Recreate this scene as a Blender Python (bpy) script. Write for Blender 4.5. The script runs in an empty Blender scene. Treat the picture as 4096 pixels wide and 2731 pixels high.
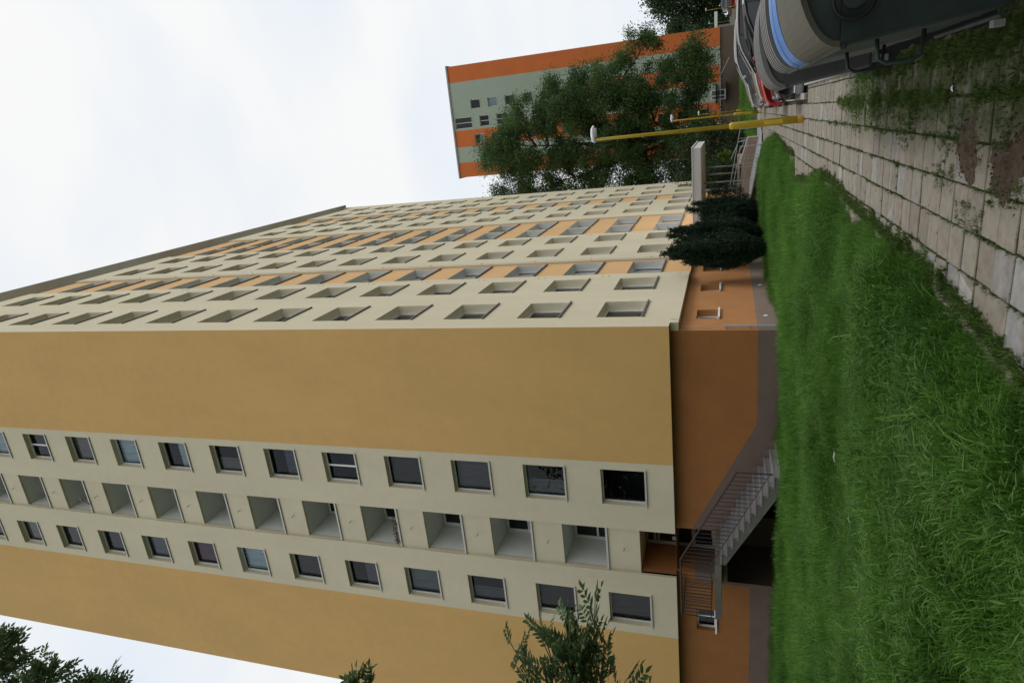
import bpy, math, random
import numpy as np
from mathutils import Vector, Matrix, Euler
random.seed(7); RNG = np.random.default_rng(7)
R = math.radians
S = bpy.context.scene
COL = S.collection
# ------------------------------------------------------------ camera, sky, sun, exposure
cam_d = bpy.data.cameras.new("camera"); cam = bpy.data.objects.new("camera", cam_d); COL.objects.link(cam)
S.camera = cam
cam_d.sensor_width = 36.0; cam_d.lens = 2586.58 / 4096 * 36.0; cam_d.clip_start = 0.05; cam_d.clip_end = 2000
YAW, PITCH, ROLL = -0.3293, 0.3210, -0.0016
fw = Vector((math.sin(YAW)*math.cos(PITCH), math.cos(YAW)*math.cos(PITCH), math.sin(PITCH)))
rt0 = Vector((math.cos(YAW), -math.sin(YAW), 0)); up0 = rt0.cross(fw)
rt = rt0*math.cos(ROLL) + up0*math.sin(ROLL); up = -rt0*math.sin(ROLL) + up0*math.cos(ROLL)
m = Matrix((( -up.x, rt.x, -fw.x, 6.1604), (-up.y, rt.y, -fw.y, -19.438), (-up.z, rt.z, -fw.z, 1.6011), (0, 0, 0, 1)))
cam.matrix_world = m

w = bpy.data.worlds.new("World"); S.world = w; w.use_nodes = True
nt = w.node_tree; nt.nodes.clear()
out = nt.nodes.new("ShaderNodeOutputWorld"); bg = nt.nodes.new("ShaderNodeBackground")
sky = nt.nodes.new("ShaderNodeTexSky"); sky.sky_type = 'NISHITA'; sky.sun_disc = False
SUN_EL, SUN_AZ = 52.0, 75.0      # azimuth from +Y towards +X
sky.sun_elevation = R(SUN_EL); sky.sun_rotation = R(SUN_AZ); sky.dust_density = 3.0
tc = nt.nodes.new("ShaderNodeTexCoord"); mp = nt.nodes.new("ShaderNodeMapping")
mp.inputs['Scale'].default_value = (1.6, 1.6, 4.5)
nz = nt.nodes.new("ShaderNodeTexNoise"); nz.inputs['Scale'].default_value = 1.3; nz.inputs['Detail'].default_value = 4; nz.inputs['Roughness'].default_value = 0.45
cr = nt.nodes.new("ShaderNodeValToRGB")
cr.color_ramp.elements[0].position = 0.30; cr.color_ramp.elements[0].color = (7.7, 8.6, 9.6, 1)
cr.color_ramp.elements[1].position = 0.60; cr.color_ramp.elements[1].color = (9.8, 9.8, 9.75, 1)
mx = nt.nodes.new("ShaderNodeMixRGB"); mx.inputs['Fac'].default_value = 0.93
nt.links.new(tc.outputs['Generated'], mp.inputs['Vector']); nt.links.new(mp.outputs['Vector'], nz.inputs['Vector'])
nt.links.new(nz.outputs['Fac'], cr.inputs['Fac'])
nt.links.new(sky.outputs['Color'], mx.inputs['Color1']); nt.links.new(cr.outputs['Color'], mx.inputs['Color2'])
nt.links.new(mx.outputs['Color'], bg.inputs['Color']); bg.inputs['Strength'].default_value = 0.10
nt.links.new(bg.outputs['Background'], out.inputs['Surface'])

sd = bpy.data.lights.new("sun", 'SUN'); sun = bpy.data.objects.new("sun", sd); COL.objects.link(sun)
sd.energy = 1.1; sd.angle = R(22); sd.color = (1.0, 0.96, 0.9)
sdir = Vector((math.sin(R(SUN_AZ))*math.cos(R(SUN_EL)), math.cos(R(SUN_AZ))*math.cos(R(SUN_EL)), math.sin(R(SUN_EL))))
sun.rotation_euler = sdir.to_track_quat('Z', 'Y').to_euler()
sun.location = (40, -20, 60)
S.view_settings.view_transform = 'Standard'; S.view_settings.look = 'None'
S.view_settings.exposure = 0.02; S.view_settings.gamma = 1.0; S.view_settings.use_curve_mapping = False
S.render.resolution_x = 1024; S.render.resolution_y = 682
S.cycles.max_bounces = 8; S.cycles.diffuse_bounces = 6; S.cycles.transparent_max_bounces = 12

# ------------------------------------------------------------ materials
MATS = {}
def N(nt, t, **kw):
    n = nt.nodes.new(t)
    for k, v in kw.items():
        if k in n.inputs: n.inputs[k].default_value = v
        else: setattr(n, k, v)
    return n
def mat(name, col, rough=0.8, var=0.06, vscale=6.0, bump=0.0, bscale=60.0, metal=0.0, blotch=0.0, blscale=0.35, spec=0.5, rnd=0.0, stretch=None):
    """principled with colour noise, broad weathering blotches and fine relief"""
    if name in MATS: return MATS[name]
    m = bpy.data.materials.new(name); m.use_nodes = True; nt = m.node_tree
    b = nt.nodes['Principled BSDF']; L = nt.links.new
    b.inputs['Roughness'].default_value = rough; b.inputs['Metallic'].default_value = metal
    b.inputs['Specular IOR Level'].default_value = spec
    geo = N(nt, "ShaderNodeNewGeometry"); vec = geo.outputs['Position']
    if stretch:
        mpn = N(nt, "ShaderNodeMapping"); mpn.inputs['Scale'].default_value = stretch
        L(vec, mpn.inputs['Vector']); vec2 = mpn.outputs['Vector']
    else: vec2 = vec
    n1 = N(nt, "ShaderNodeTexNoise", Scale=vscale, Detail=5.0, Roughness=0.6); L(vec, n1.inputs['Vector'])
    mr = N(nt, "ShaderNodeMapRange"); mr.inputs['From Min'].default_value = 0.25; mr.inputs['From Max'].default_value = 0.75
    mr.inputs['To Min'].default_value = 1-var; mr.inputs['To Max'].default_value = 1+var; L(n1.outputs['Fac'], mr.inputs['Value'])
    val = mr.outputs['Result']
    if blotch:
        n2 = N(nt, "ShaderNodeTexNoise", Scale=blscale, Detail=3.0, Roughness=0.55); L(vec2, n2.inputs['Vector'])
        m2 = N(nt, "ShaderNodeMapRange"); m2.inputs['From Min'].default_value = 0.3; m2.inputs['From Max'].default_value = 0.7
        m2.inputs['To Min'].default_value = 1-blotch; m2.inputs['To Max'].default_value = 1+blotch; L(n2.outputs['Fac'], m2.inputs['Value'])
        mm = N(nt, "ShaderNodeMath", operation='MULTIPLY'); L(val, mm.inputs[0]); L(m2.outputs['Result'], mm.inputs[1]); val = mm.outputs[0]
    if rnd:
        oi = N(nt, "ShaderNodeObjectInfo"); m3 = N(nt, "ShaderNodeMapRange"); m3.inputs['To Min'].default_value = 1-rnd; m3.inputs['To Max'].default_value = 1+rnd
        L(oi.outputs['Random'], m3.inputs['Value']); mm = N(nt, "ShaderNodeMath", operation='MULTIPLY'); L(val, mm.inputs[0]); L(m3.outputs['Result'], mm.inputs[1]); val = mm.outputs[0]
    vm = N(nt, "ShaderNodeVectorMath", operation='SCALE'); vm.inputs[0].default_value = col[:3]; L(val, vm.inputs['Scale'])
    L(vm.outputs['Vector'], b.inputs['Base Color'])
    if bump:
        nb = N(nt, "ShaderNodeTexNoise", Scale=bscale, Detail=3.0); L(vec, nb.inputs['Vector'])
        bp = N(nt, "ShaderNodeBump"); bp.inputs['Strength'].default_value = bump; bp.inputs['Distance'].default_value = 0.01
        L(nb.outputs['Fac'], bp.inputs['Height']); L(bp.outputs['Normal'], b.inputs['Normal'])
    MATS[name] = m; return m
def leafmat(name, c1, c2, trans=0.25, rough=0.55, scale=0.6):
    m = bpy.data.materials.new(name); m.use_nodes = True; nt = m.node_tree; L = nt.links.new
    b = nt.nodes['Principled BSDF']; b.inputs['Roughness'].default_value = rough; b.inputs['Specular IOR Level'].default_value = 0.25
    geo = N(nt, "ShaderNodeNewGeometry"); n1 = N(nt, "ShaderNodeTexNoise", Scale=scale, Detail=4.0, Roughness=0.65); L(geo.outputs['Position'], n1.inputs['Vector'])
    ri = geo.outputs['Random Per Island']
    oi = N(nt, "ShaderNodeObjectInfo")
    a = N(nt, "ShaderNodeMath", operation='MULTIPLY_ADD'); a.inputs[1].default_value = 0.45; L(ri, a.inputs[0])
    a2 = N(nt, "ShaderNodeMath", operation='MULTIPLY_ADD'); a2.inputs[1].default_value = 1.5; a2.inputs[2].default_value = -0.5; L(n1.outputs['Fac'], a2.inputs[0])
    L(a2.outputs[0], a.inputs[2])
    cr = N(nt, "ShaderNodeValToRGB"); cr.color_ramp.elements[0].color = (*c1, 1); cr.color_ramp.elements[1].color = (*c2, 1)
    L(a.outputs[0], cr.inputs['Fac']); L(cr.outputs['Color'], b.inputs['Base Color'])
    tr = N(nt, "ShaderNodeBsdfTranslucent"); L(cr.outputs['Color'], tr.inputs['Color'])
    ms = N(nt, "ShaderNodeMixShader"); ms.inputs['Fac'].default_value = trans
    L(b.outputs[0], ms.inputs[1]); L(tr.outputs[0], ms.inputs[2]); L(ms.outputs[0], nt.nodes['Material Output'].inputs['Surface'])
    MATS[name] = m; return m

CREAM = (0.665, 0.59, 0.425); ORANGE = (0.60, 0.365, 0.145)
M_cream = mat("cream_render", CREAM, 0.92, 0.035, 3.0, 0.25, 140, blotch=0.045, blscale=0.5, stretch=(1, 1, 0.35))
M_reveal = mat("brightened_reveal_render", (0.80, 0.73, 0.54), 0.92, 0.03, 3.0, 0.2, 140)  # cream lightened on the recess faces, standing in for bounced light
M_orange = mat("ochre_render", (0.655, 0.40, 0.142), 0.92, 0.04, 2.2, 0.25, 140, blotch=0.05, blscale=0.45, stretch=(1, 1, 0.5))
M_panel = mat("apricot_render", (0.72, 0.44, 0.20), 0.92, 0.03, 3.0, 0.2, 140, blotch=0.04)
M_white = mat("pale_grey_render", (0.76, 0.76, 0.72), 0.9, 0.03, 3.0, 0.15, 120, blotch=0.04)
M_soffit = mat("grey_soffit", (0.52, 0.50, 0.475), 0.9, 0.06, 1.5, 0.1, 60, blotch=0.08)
M_frame = mat("white_plastic_frame", (0.84, 0.84, 0.83), 0.4, 0.02, 8)
M_sill = mat("sill_metal", (0.52, 0.50, 0.47), 0.45, 0.05, 10, metal=0.2)
M_sillD = mat("sill_metal_dark", (0.13, 0.105, 0.095), 0.6, 0.05, 10)
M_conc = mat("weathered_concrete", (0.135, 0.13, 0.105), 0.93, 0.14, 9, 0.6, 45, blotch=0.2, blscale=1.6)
M_concL = mat("pale_concrete", (0.34, 0.325, 0.315), 0.93, 0.10, 9, 0.5, 45, blotch=0.12, blscale=2.0)
M_rail = mat("brown_painted_steel", (0.030, 0.016, 0.015), 0.55, 0.15, 20)
M_galv = mat("galvanised_steel", (0.36, 0.38, 0.41), 0.5, 0.1, 12, metal=0.35, blotch=0.1, blscale=2)
M_yellow = mat("yellow_pole_paint", (0.50, 0.34, 0.02), 0.5, 0.07, 5, 0.1, 30, blotch=0.12, blscale=2.2)
M_rust = mat("rusty_paint", (0.33, 0.15, 0.02), 0.8, 0.35, 18, 0.4, 60)
M_dark = mat("dark_interior", (0.012, 0.012, 0.014), 0.9, 0.05, 2)
M_bark = mat("bark", (0.055, 0.042, 0.032), 0.95, 0.3, 9, 0.8, 30)
M_soil = mat("soil", (0.062, 0.041, 0.024), 1.0, 0.55, 26, 1.0, 40, blotch=0.25, blscale=2.0)
M_asph = mat("asphalt", (0.09, 0.09, 0.09), 0.95, 0.15, 30, 0.5, 120, blotch=0.15, blscale=0.8)
M_asphL = mat("worn_pale_asphalt", (0.25, 0.245, 0.25), 0.95, 0.08, 20, 0.4, 100, blotch=0.1, blscale=1.2)
M_black = mat("black_rubber", (0.012, 0.012, 0.012), 0.7, 0.1, 20)
M_tin = mat("roof_tin", (0.24, 0.23, 0.22), 0.6, 0.06, 3)

def base_mat(name, oc, bc, sloped):
    """plinth paint: a brown coat with a hard upper edge that climbs along the stair, orange above"""
    m = bpy.data.materials.new(name); m.use_nodes = True; nt = m.node_tree; L = nt.links.new
    b = nt.nodes['Principled BSDF']; b.inputs['Roughness'].default_value = 0.92
    geo = N(nt, "ShaderNodeNewGeometry"); sp = N(nt, "ShaderNodeSeparateXYZ"); L(geo.outputs['Position'], sp.inputs[0])
    lim = None
    if sloped:
        t = N(nt, "ShaderNodeMapRange"); t.clamp = True
        for k, v in (('From Min', -3.41), ('From Max', -7.34), ('To Min', 0.71), ('To Max', 2.69)): t.inputs[k].default_value = v
        L(sp.outputs['X'], t.inputs['Value'])
        lt = N(nt, "ShaderNodeMath", operation='LESS_THAN'); lt.inputs[1].default_value = -9.62; L(sp.outputs['X'], lt.inputs[0])
        mxx = N(nt, "ShaderNodeMix"); mxx.data_type = 'FLOAT'; L(lt.outputs[0], mxx.inputs[0]); L(t.outputs['Result'], mxx.inputs[2]); mxx.inputs[3].default_value = 0.87
        lim = mxx.outputs[0]
    cmpn = N(nt, "ShaderNodeMath", operation='LESS_THAN'); L(sp.outputs['Z'], cmpn.inputs[0])
    if lim is not None: L(lim, cmpn.inputs[1])
    else: cmpn.inputs[1].default_value = 0.71
    cm = N(nt, "ShaderNodeMixRGB"); L(cmpn.outputs[0], cm.inputs['Fac']); cm.inputs['Color1'].default_value = (*oc, 1); cm.inputs['Color2'].default_value = (*bc, 1)
    n1 = N(nt, "ShaderNodeTexNoise", Scale=1.3, Detail=6.0, Roughness=0.65); L(geo.outputs['Position'], n1.inputs['Vector'])
    mr = N(nt, "ShaderNodeMapRange"); mr.inputs['From Min'].default_value = 0.3; mr.inputs['From Max'].default_value = 0.7; mr.inputs['To Min'].default_value = 0.9; mr.inputs['To Max'].default_value = 1.1
    L(n1.outputs['Fac'], mr.inputs['Value'])
    vm = N(nt, "ShaderNodeVectorMath", operation='SCALE'); L(cm.outputs['Color'], vm.inputs[0]); L(mr.outputs['Result'], vm.inputs['Scale']); L(vm.outputs['Vector'], b.inputs['Base Color'])
    nb = N(nt, "ShaderNodeTexNoise", Scale=170.0, Detail=2.0); L(geo.outputs['Position'], nb.inputs['Vector'])
    bp = N(nt, "ShaderNodeBump"); bp.inputs['Strength'].default_value = 0.6; bp.inputs['Distance'].default_value = 0.01; L(nb.outputs['Fac'], bp.inputs['Height']); L(bp.outputs['Normal'], b.inputs['Normal'])
    MATS[name] = m; return m
BRN = (0.165, 0.115, 0.09)
M_baseS = base_mat("plinth_paint_with_shade", (0.33, 0.132, 0.036), BRN, True)  # darker than the long side: overhang and tree shade put into the colour
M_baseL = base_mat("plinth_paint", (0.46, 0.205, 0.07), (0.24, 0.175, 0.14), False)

def glassmat(name, tint=(0.75, 0.8, 0.8), refl=0.10, ior=1.36):
    m = bpy.data.materials.new(name); m.use_nodes = True; nt = m.node_tree; L = nt.links.new
    nt.nodes.remove(nt.nodes['Principled BSDF'])
    fr = N(nt, "ShaderNodeFresnel", IOR=ior); gl = N(nt, "ShaderNodeBsdfGlossy"); gl.inputs['Roughness'].default_value = 0.02; gl.inputs['Color'].default_value = (0.9, 0.92, 0.95, 1)
    tr = N(nt, "ShaderNodeBsdfTransparent"); tr.inputs['Color'].default_value = (*tint, 1)
    ad = N(nt, "ShaderNodeMath", operation='ADD'); ad.inputs[1].default_value = refl; ad.use_clamp = True; L(fr.outputs[0], ad.inputs[0])
    nb = N(nt, "ShaderNodeTexNoise", Scale=1.7, Detail=1.0); bp = N(nt, "ShaderNodeBump"); bp.inputs['Strength'].default_value = 0.06; bp.inputs['Distance'].default_value = 0.05
    geo = N(nt, "ShaderNodeNewGeometry"); L(geo.outputs['Position'], nb.inputs['Vector']); L(nb.outputs['Fac'], bp.inputs['Height']); L(bp.outputs['Normal'], gl.inputs['Normal'])
    ms = N(nt, "ShaderNodeMixShader"); L(ad.outputs[0], ms.inputs[0]); L(tr.outputs[0], ms.inputs[1]); L(gl.outputs[0], ms.inputs[2])
    L(ms.outputs[0], nt.nodes['Material Output'].inputs['Surface']); MATS[name] = m; return m
M_glass = glassmat("window_glass", refl=0.0); M_glassL = glassmat("window_glass_clear", refl=0.04, ior=1.5)
def curtain(name, col, sc=22.0):
    m = bpy.data.materials.new(name); m.use_nodes = True; nt = m.node_tree; L = nt.links.new
    b = nt.nodes['Principled BSDF']; b.inputs['Roughness'].default_value = 0.95
    tc = N(nt, "ShaderNodeTexCoord"); mp = N(nt, "ShaderNodeMapping"); mp.inputs['Scale'].default_value = (sc, sc, 0.8); L(tc.outputs['Object'], mp.inputs['Vector'])
    n1 = N(nt, "ShaderNodeTexNoise", Scale=1.0, Detail=2.0); L(mp.outputs['Vector'], n1.inputs['Vector'])
    mr = N(nt, "ShaderNodeMapRange"); mr.inputs['From Min'].default_value = 0.3; mr.inputs['From Max'].default_value = 0.7; mr.inputs['To Min'].default_value = 0.65; mr.inputs['To Max'].default_value = 1.15; L(n1.outputs['Fac'], mr.inputs['Value'])
    vm = N(nt, "ShaderNodeVectorMath", operation='SCALE'); vm.inputs[0].default_value = col; L(mr.outputs['Result'], vm.inputs['Scale']); L(vm.outputs['Vector'], b.inputs['Base Color'])
    MATS[name] = m; return m
CUR = [curtain("curtain_grey", (0.085, 0.08, 0.08)), curtain("curtain_taupe", (0.24, 0.21, 0.19)), curtain("curtain_lilac", (0.16, 0.15, 0.19)),
       curtain("curtain_blue_white", (0.55, 0.66, 0.72)), curtain("curtain_plum", (0.17, 0.06, 0.10)), curtain("curtain_dark", (0.05, 0.045, 0.045)), curtain("curtain_slate", (0.20, 0.23, 0.24))]

# ------------------------------------------------------------ mesh helpers
class MB:
    def __init__(s): s.v = []; s.f = []; s.mi = []
    def quad(s, a, b, c, d, mi=0):
        i = len(s.v); s.v += [tuple(a), tuple(b), tuple(c), tuple(d)]; s.f.append((i, i+1, i+2, i+3)); s.mi.append(mi)
    def poly(s, pts, mi=0):
        i = len(s.v); s.v += [tuple(p) for p in pts]; s.f.append(tuple(range(i, i+len(pts)))); s.mi.append(mi)
    def box(s, x0, y0, z0, x1, y1, z1, mi=0):
        if x0 > x1: x0, x1 = x1, x0
        if y0 > y1: y0, y1 = y1, y0
        if z0 > z1: z0, z1 = z1, z0
        i = len(s.v); s.v += [(x, y, z) for z in (z0, z1) for x, y in ((x0, y0), (x1, y0), (x1, y1), (x0, y1))]
        for f in ((3, 2, 1, 0), (4, 5, 6, 7), (0, 1, 5, 4), (1, 2, 6, 5), (2, 3, 7, 6), (3, 0, 4, 7)): s.f.append(tuple(i+k for k in f)); s.mi.append(mi)
    def tube(s, pts, rad, n=8, mi=0, caps=True):
        pts = [Vector(p) for p in pts]; rad = rad if isinstance(rad, (list, tuple)) else [rad]*len(pts)
        base = len(s.v); prev = None
        for k, p in enumerate(pts):
            t = (pts[min(k+1, len(pts)-1)] - pts[max(k-1, 0)]).normalized()
            if prev is None: a = t.orthogonal().normalized()
            else:
                a = prev - t*prev.dot(t); a = a.normalized() if a.length > 1e-6 else t.orthogonal().normalized()
            prev = a; b = t.cross(a)
            for j in range(n):
                an = 2*math.pi*j/n; s.v.append(tuple(p + (a*math.cos(an)+b*math.sin(an))*rad[k]))
        for k in range(len(pts)-1):
            for j in range(n):
                a0 = base+k*n+j; a1 = base+k*n+(j+1) % n; s.f.append((a0, a1, a1+n, a0+n)); s.mi.append(mi)
        if caps:
            s.f.append(tuple(base+j for j in range(n))[::-1]); s.mi.append(mi)
            s.f.append(tuple(base+(len(pts)-1)*n+j for j in range(n))); s.mi.append(mi)
    def prism(s, prof, y0, y1, mi=0):
        """profile of (x,z) extruded along y"""
        i = len(s.v); n = len(prof); s.v += [(x, y0, z) for x, z in prof] + [(x, y1, z) for x, z in prof]
        s.f.append(tuple(range(i, i+n))); s.mi.append(mi); s.f.append(tuple(range(i+n, i+2*n))[::-1]); s.mi.append(mi)
        for k in range(n): s.f.append((i+k, i+(k+1) % n, i+n+(k+1) % n, i+n+k)[::-1]); s.mi.append(mi)
    def data(s, name, mats, smooth=False):
        me = bpy.data.meshes.new(name); me.from_pydata(s.v, [], s.f)
        mats = mats if isinstance(mats, (list, tuple)) else [mats]
        for q in mats: me.materials.append(q)
        if len(mats) > 1: me.polygons.foreach_set('material_index', s.mi)
        if smooth: me.polygons.foreach_set('use_smooth', [True]*len(me.polygons))
        me.update(); return me
    def build(s, name, mats, parent=None, smooth=False, **kw): return link(name, s.data(name, mats, smooth), parent, **kw)
def link(name, data, parent=None, loc=None, rot=None, **props):
    o = bpy.data.objects.new(name, data); COL.objects.link(o)
    if parent: o.parent = parent
    if loc is not None: o.location = loc
    if rot is not None: o.rotation_euler = rot
    for k, v in props.items(): o[k] = v
    return o
def thing(name, label, cat, loc=(0, 0, 0), group=None, rot=None):
    o = link(name, None, None, loc, rot); o['label'] = label; o['category'] = cat; o.empty_display_size = 0.3
    if group: o['group'] = group
    return o
def bevel(o, wd=0.006, seg=2):
    b = o.modifiers.new("bevel", 'BEVEL'); b.width = wd; b.segments = seg; b.limit_method = 'ANGLE'; return o

def sheet(mb, T, u0, u1, z0, z1, w, holes, mi=0):
    """wall surface at offset w with rectangular openings (u0,u1,z0,z1,depth,matindex)"""
    hs = [h for h in holes if h[1] > u0 and h[0] < u1 and h[3] > z0 and h[2] < z1]
    us = sorted(set([u0, u1] + [min(max(x, u0), u1) for h in hs for x in h[:2]])); zs = sorted(set([z0, z1] + [min(max(x, z0), z1) for h in hs for x in h[2:4]]))
    for i in range(len(us)-1):
        for j in range(len(zs)-1):
            uc, zc = (us[i]+us[i+1])/2, (zs[j]+zs[j+1])/2
            if any(h[0] < uc < h[1] and h[2] < zc < h[3] for h in hs): continue
            mb.quad(T(us[i], w, zs[j]), T(us[i+1], w, zs[j]), T(us[i+1], w, zs[j+1]), T(us[i], w, zs[j+1]), mi)
    for a, b, c, d, dep, ri in hs:
        q = w-dep
        mb.quad(T(a, w, c), T(a, w, d), T(a, q, d), T(a, q, c), ri); mb.quad(T(b, w, d), T(b, w, c), T(b, q, c), T(b, q, d), ri)
        mb.quad(T(a, w, d), T(b, w, d), T(b, q, d), T(a, q, d), ri); mb.quad(T(b, w, c), T(a, w, c), T(a, q, c), T(b, q, c), ri)

# window prototypes in a local frame: x along the wall, -y outwards, z up, origin at lower near corner of the opening on the wall face
def win_frame(W, H, dep, mull=(0.5,), t=0.06):
    mb = MB(); y0, y1 = dep-0.035, dep+0.035
    mb.box(0.004, y0, 0.004, t, y1, H-0.004); mb.box(W-t, y0, 0.004, W-0.004, y1, H-0.004); mb.box(t, y0, 0.004, W-t, y1, t); mb.box(t, y0, H-t, W-t, y1, H-0.004)
    for q in mull: mb.box(W*q-t*0.55, y0+0.004, t, W*q+t*0.55, y1-0.004, H-t)
    return mb
class WinKind:
    def __init__(s, W, H, dep, mull, sillm, t=0.06, sillout=0.04, lip=0.03, gm=None):
        s.W, s.H, s.dep = W, H, dep
        s.frame = win_frame(W, H, dep, mull, t).data("window_frame", M_frame)
        p = MB(); p.quad((t, dep, t), (W-t, dep, t), (W-t, dep, H-t), (t, dep, H-t)); s.pane = p.data("pane", gm or M_glass)
        q = MB(); q.box(-lip, -sillout, 0.008, W+lip, -0.001, 0.03); q.box(0.003, 0.0, 0.004, W-0.003, dep-0.03, 0.026); q.box(-lip, -sillout-0.004, -0.03, W+lip, -sillout+0.006, 0.031, 1); q.box(-lip, -sillout+.007, -0.012, W+lip, -0.002, 0.007, 1); s.sill = q.data("sill", [M_sill if sillm is M_sillD else sillm, sillm])
        s.curt = []
        for ci, cm in enumerate(CUR):
            for part, top_ in ((1.0, 1.0), (0.45, 1.0), (1.0, 0.55)):
                c = MB(); n = 14; x1 = t+(W-2*t)*part
                for k in range(n):
                    a, b = t+(x1-t)*k/n, t+(x1-t)*(k+1)/n; ya, yb = dep+0.10+0.02*(k % 2), dep+0.10+0.02*((k+1) % 2)
                    c.quad((a, ya, 0.05), (b, yb, 0.05), (b, yb, (H-0.04)*top_), (a, ya, (H-0.04)*top_))
                s.curt.append(c.data("curtain", cm))
        c = MB(); c.box(0, dep+0.95, -0.2, W, dep+1.0, H+0.2); s.back = c.data("room_back", M_dark)
    def place(s, parent, loc, rz, cur=None):
        o = link("window", s.frame, parent, loc, (0, 0, rz)); link("pane", s.pane, o); link("sill", s.sill, o)
        if cur is not None and cur >= 0: link("curtain", s.curt[cur], o)
        return o

# ------------------------------------------------------------ ground
def flat(name, x0, y0, x1, y1, z, m, **kw):
    mb = MB(); mb.quad((x0, y0, z), (x1, y0, z), (x1, y1, z), (x0, y1, z)); return mb.build(name, m, **kw)
def grassground():
    m = bpy.data.materials.new("grassy_ground"); m.use_nodes = True; nt = m.node_tree; L = nt.links.new; b = nt.nodes['Principled BSDF']; b.inputs['Roughness'].default_value = 1
    geo = N(nt, "ShaderNodeNewGeometry"); n1 = N(nt, "ShaderNodeTexNoise", Scale=0.8, Detail=8.0, Roughness=0.7); L(geo.outputs['Position'], n1.inputs['Vector'])
    cr = N(nt, "ShaderNodeValToRGB"); cr.color_ramp.elements[0].position = 0.3; cr.color_ramp.elements[1].position = 0.7
    cr.color_ramp.elements[0].color = (0.02, 0.04, 0.01, 1); cr.color_ramp.elements[1].color = (0.05, 0.085, 0.02, 1)
    L(n1.outputs['Fac'], cr.inputs['Fac']); L(cr.outputs['Color'], b.inputs['Base Color']); return m
M_gg = grassground()
g = MB(); g.quad((-900, -900, -0.22), (900, -900, -0.22), (900, 900, -0.22), (-900, 900, -0.22)); g.build("ground", M_gg, kind='structure')
# lawn sheet with a gentle swell, holding grass
def lawn_z(x, y): return 0.006*math.sin(x*0.9+1)*math.cos(y*0.7)
mb = MB(); xs = np.linspace(-40, 4.55, 60); ys = np.linspace(-24, 0.5, 36)
for X0, X1, Y0, Y1, nx, ny in ((-40, 4.55, -40, 17.2, 70, 90), (-12, 5.0, 20.6, 130, 20, 60), (6.2, 60, 20.6, 130, 20, 40)):
    xs = np.linspace(X0, X1, nx); ys = np.linspace(Y0, Y1, ny); i0 = len(mb.v)
    for y in ys:
        for x in xs: mb.v.append((x, y, lawn_z(x, y)-0.02 if X0 < 0 else -0.20))
    for j in range(ny-1):
        for i in range(nx-1): a = i0+j*nx+i; mb.f.append((a, a+1, a+nx+1, a+nx)); mb.mi.append(0)
mb.build("lawn", M_gg, kind='structure', smooth=True)
flat("parking_lot", 6.30, -9.0, 60, 20.6, -0.15, M_asph, kind='structure')
cp = MB(); cp.box(-0.3, 17.2, -0.1, 40, 20.6, -0.006); cp.build("cross_path", M_asphL, kind='structure')
kb = MB(); kb.box(6.16, -3.6, -0.16, 6.29, 17.2, 0.045); kb.box(6.44, -10.2, -.16, 6.58, -3.6, .05); bevel(kb.build("kerb", M_concL, kind='structure'))
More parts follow.
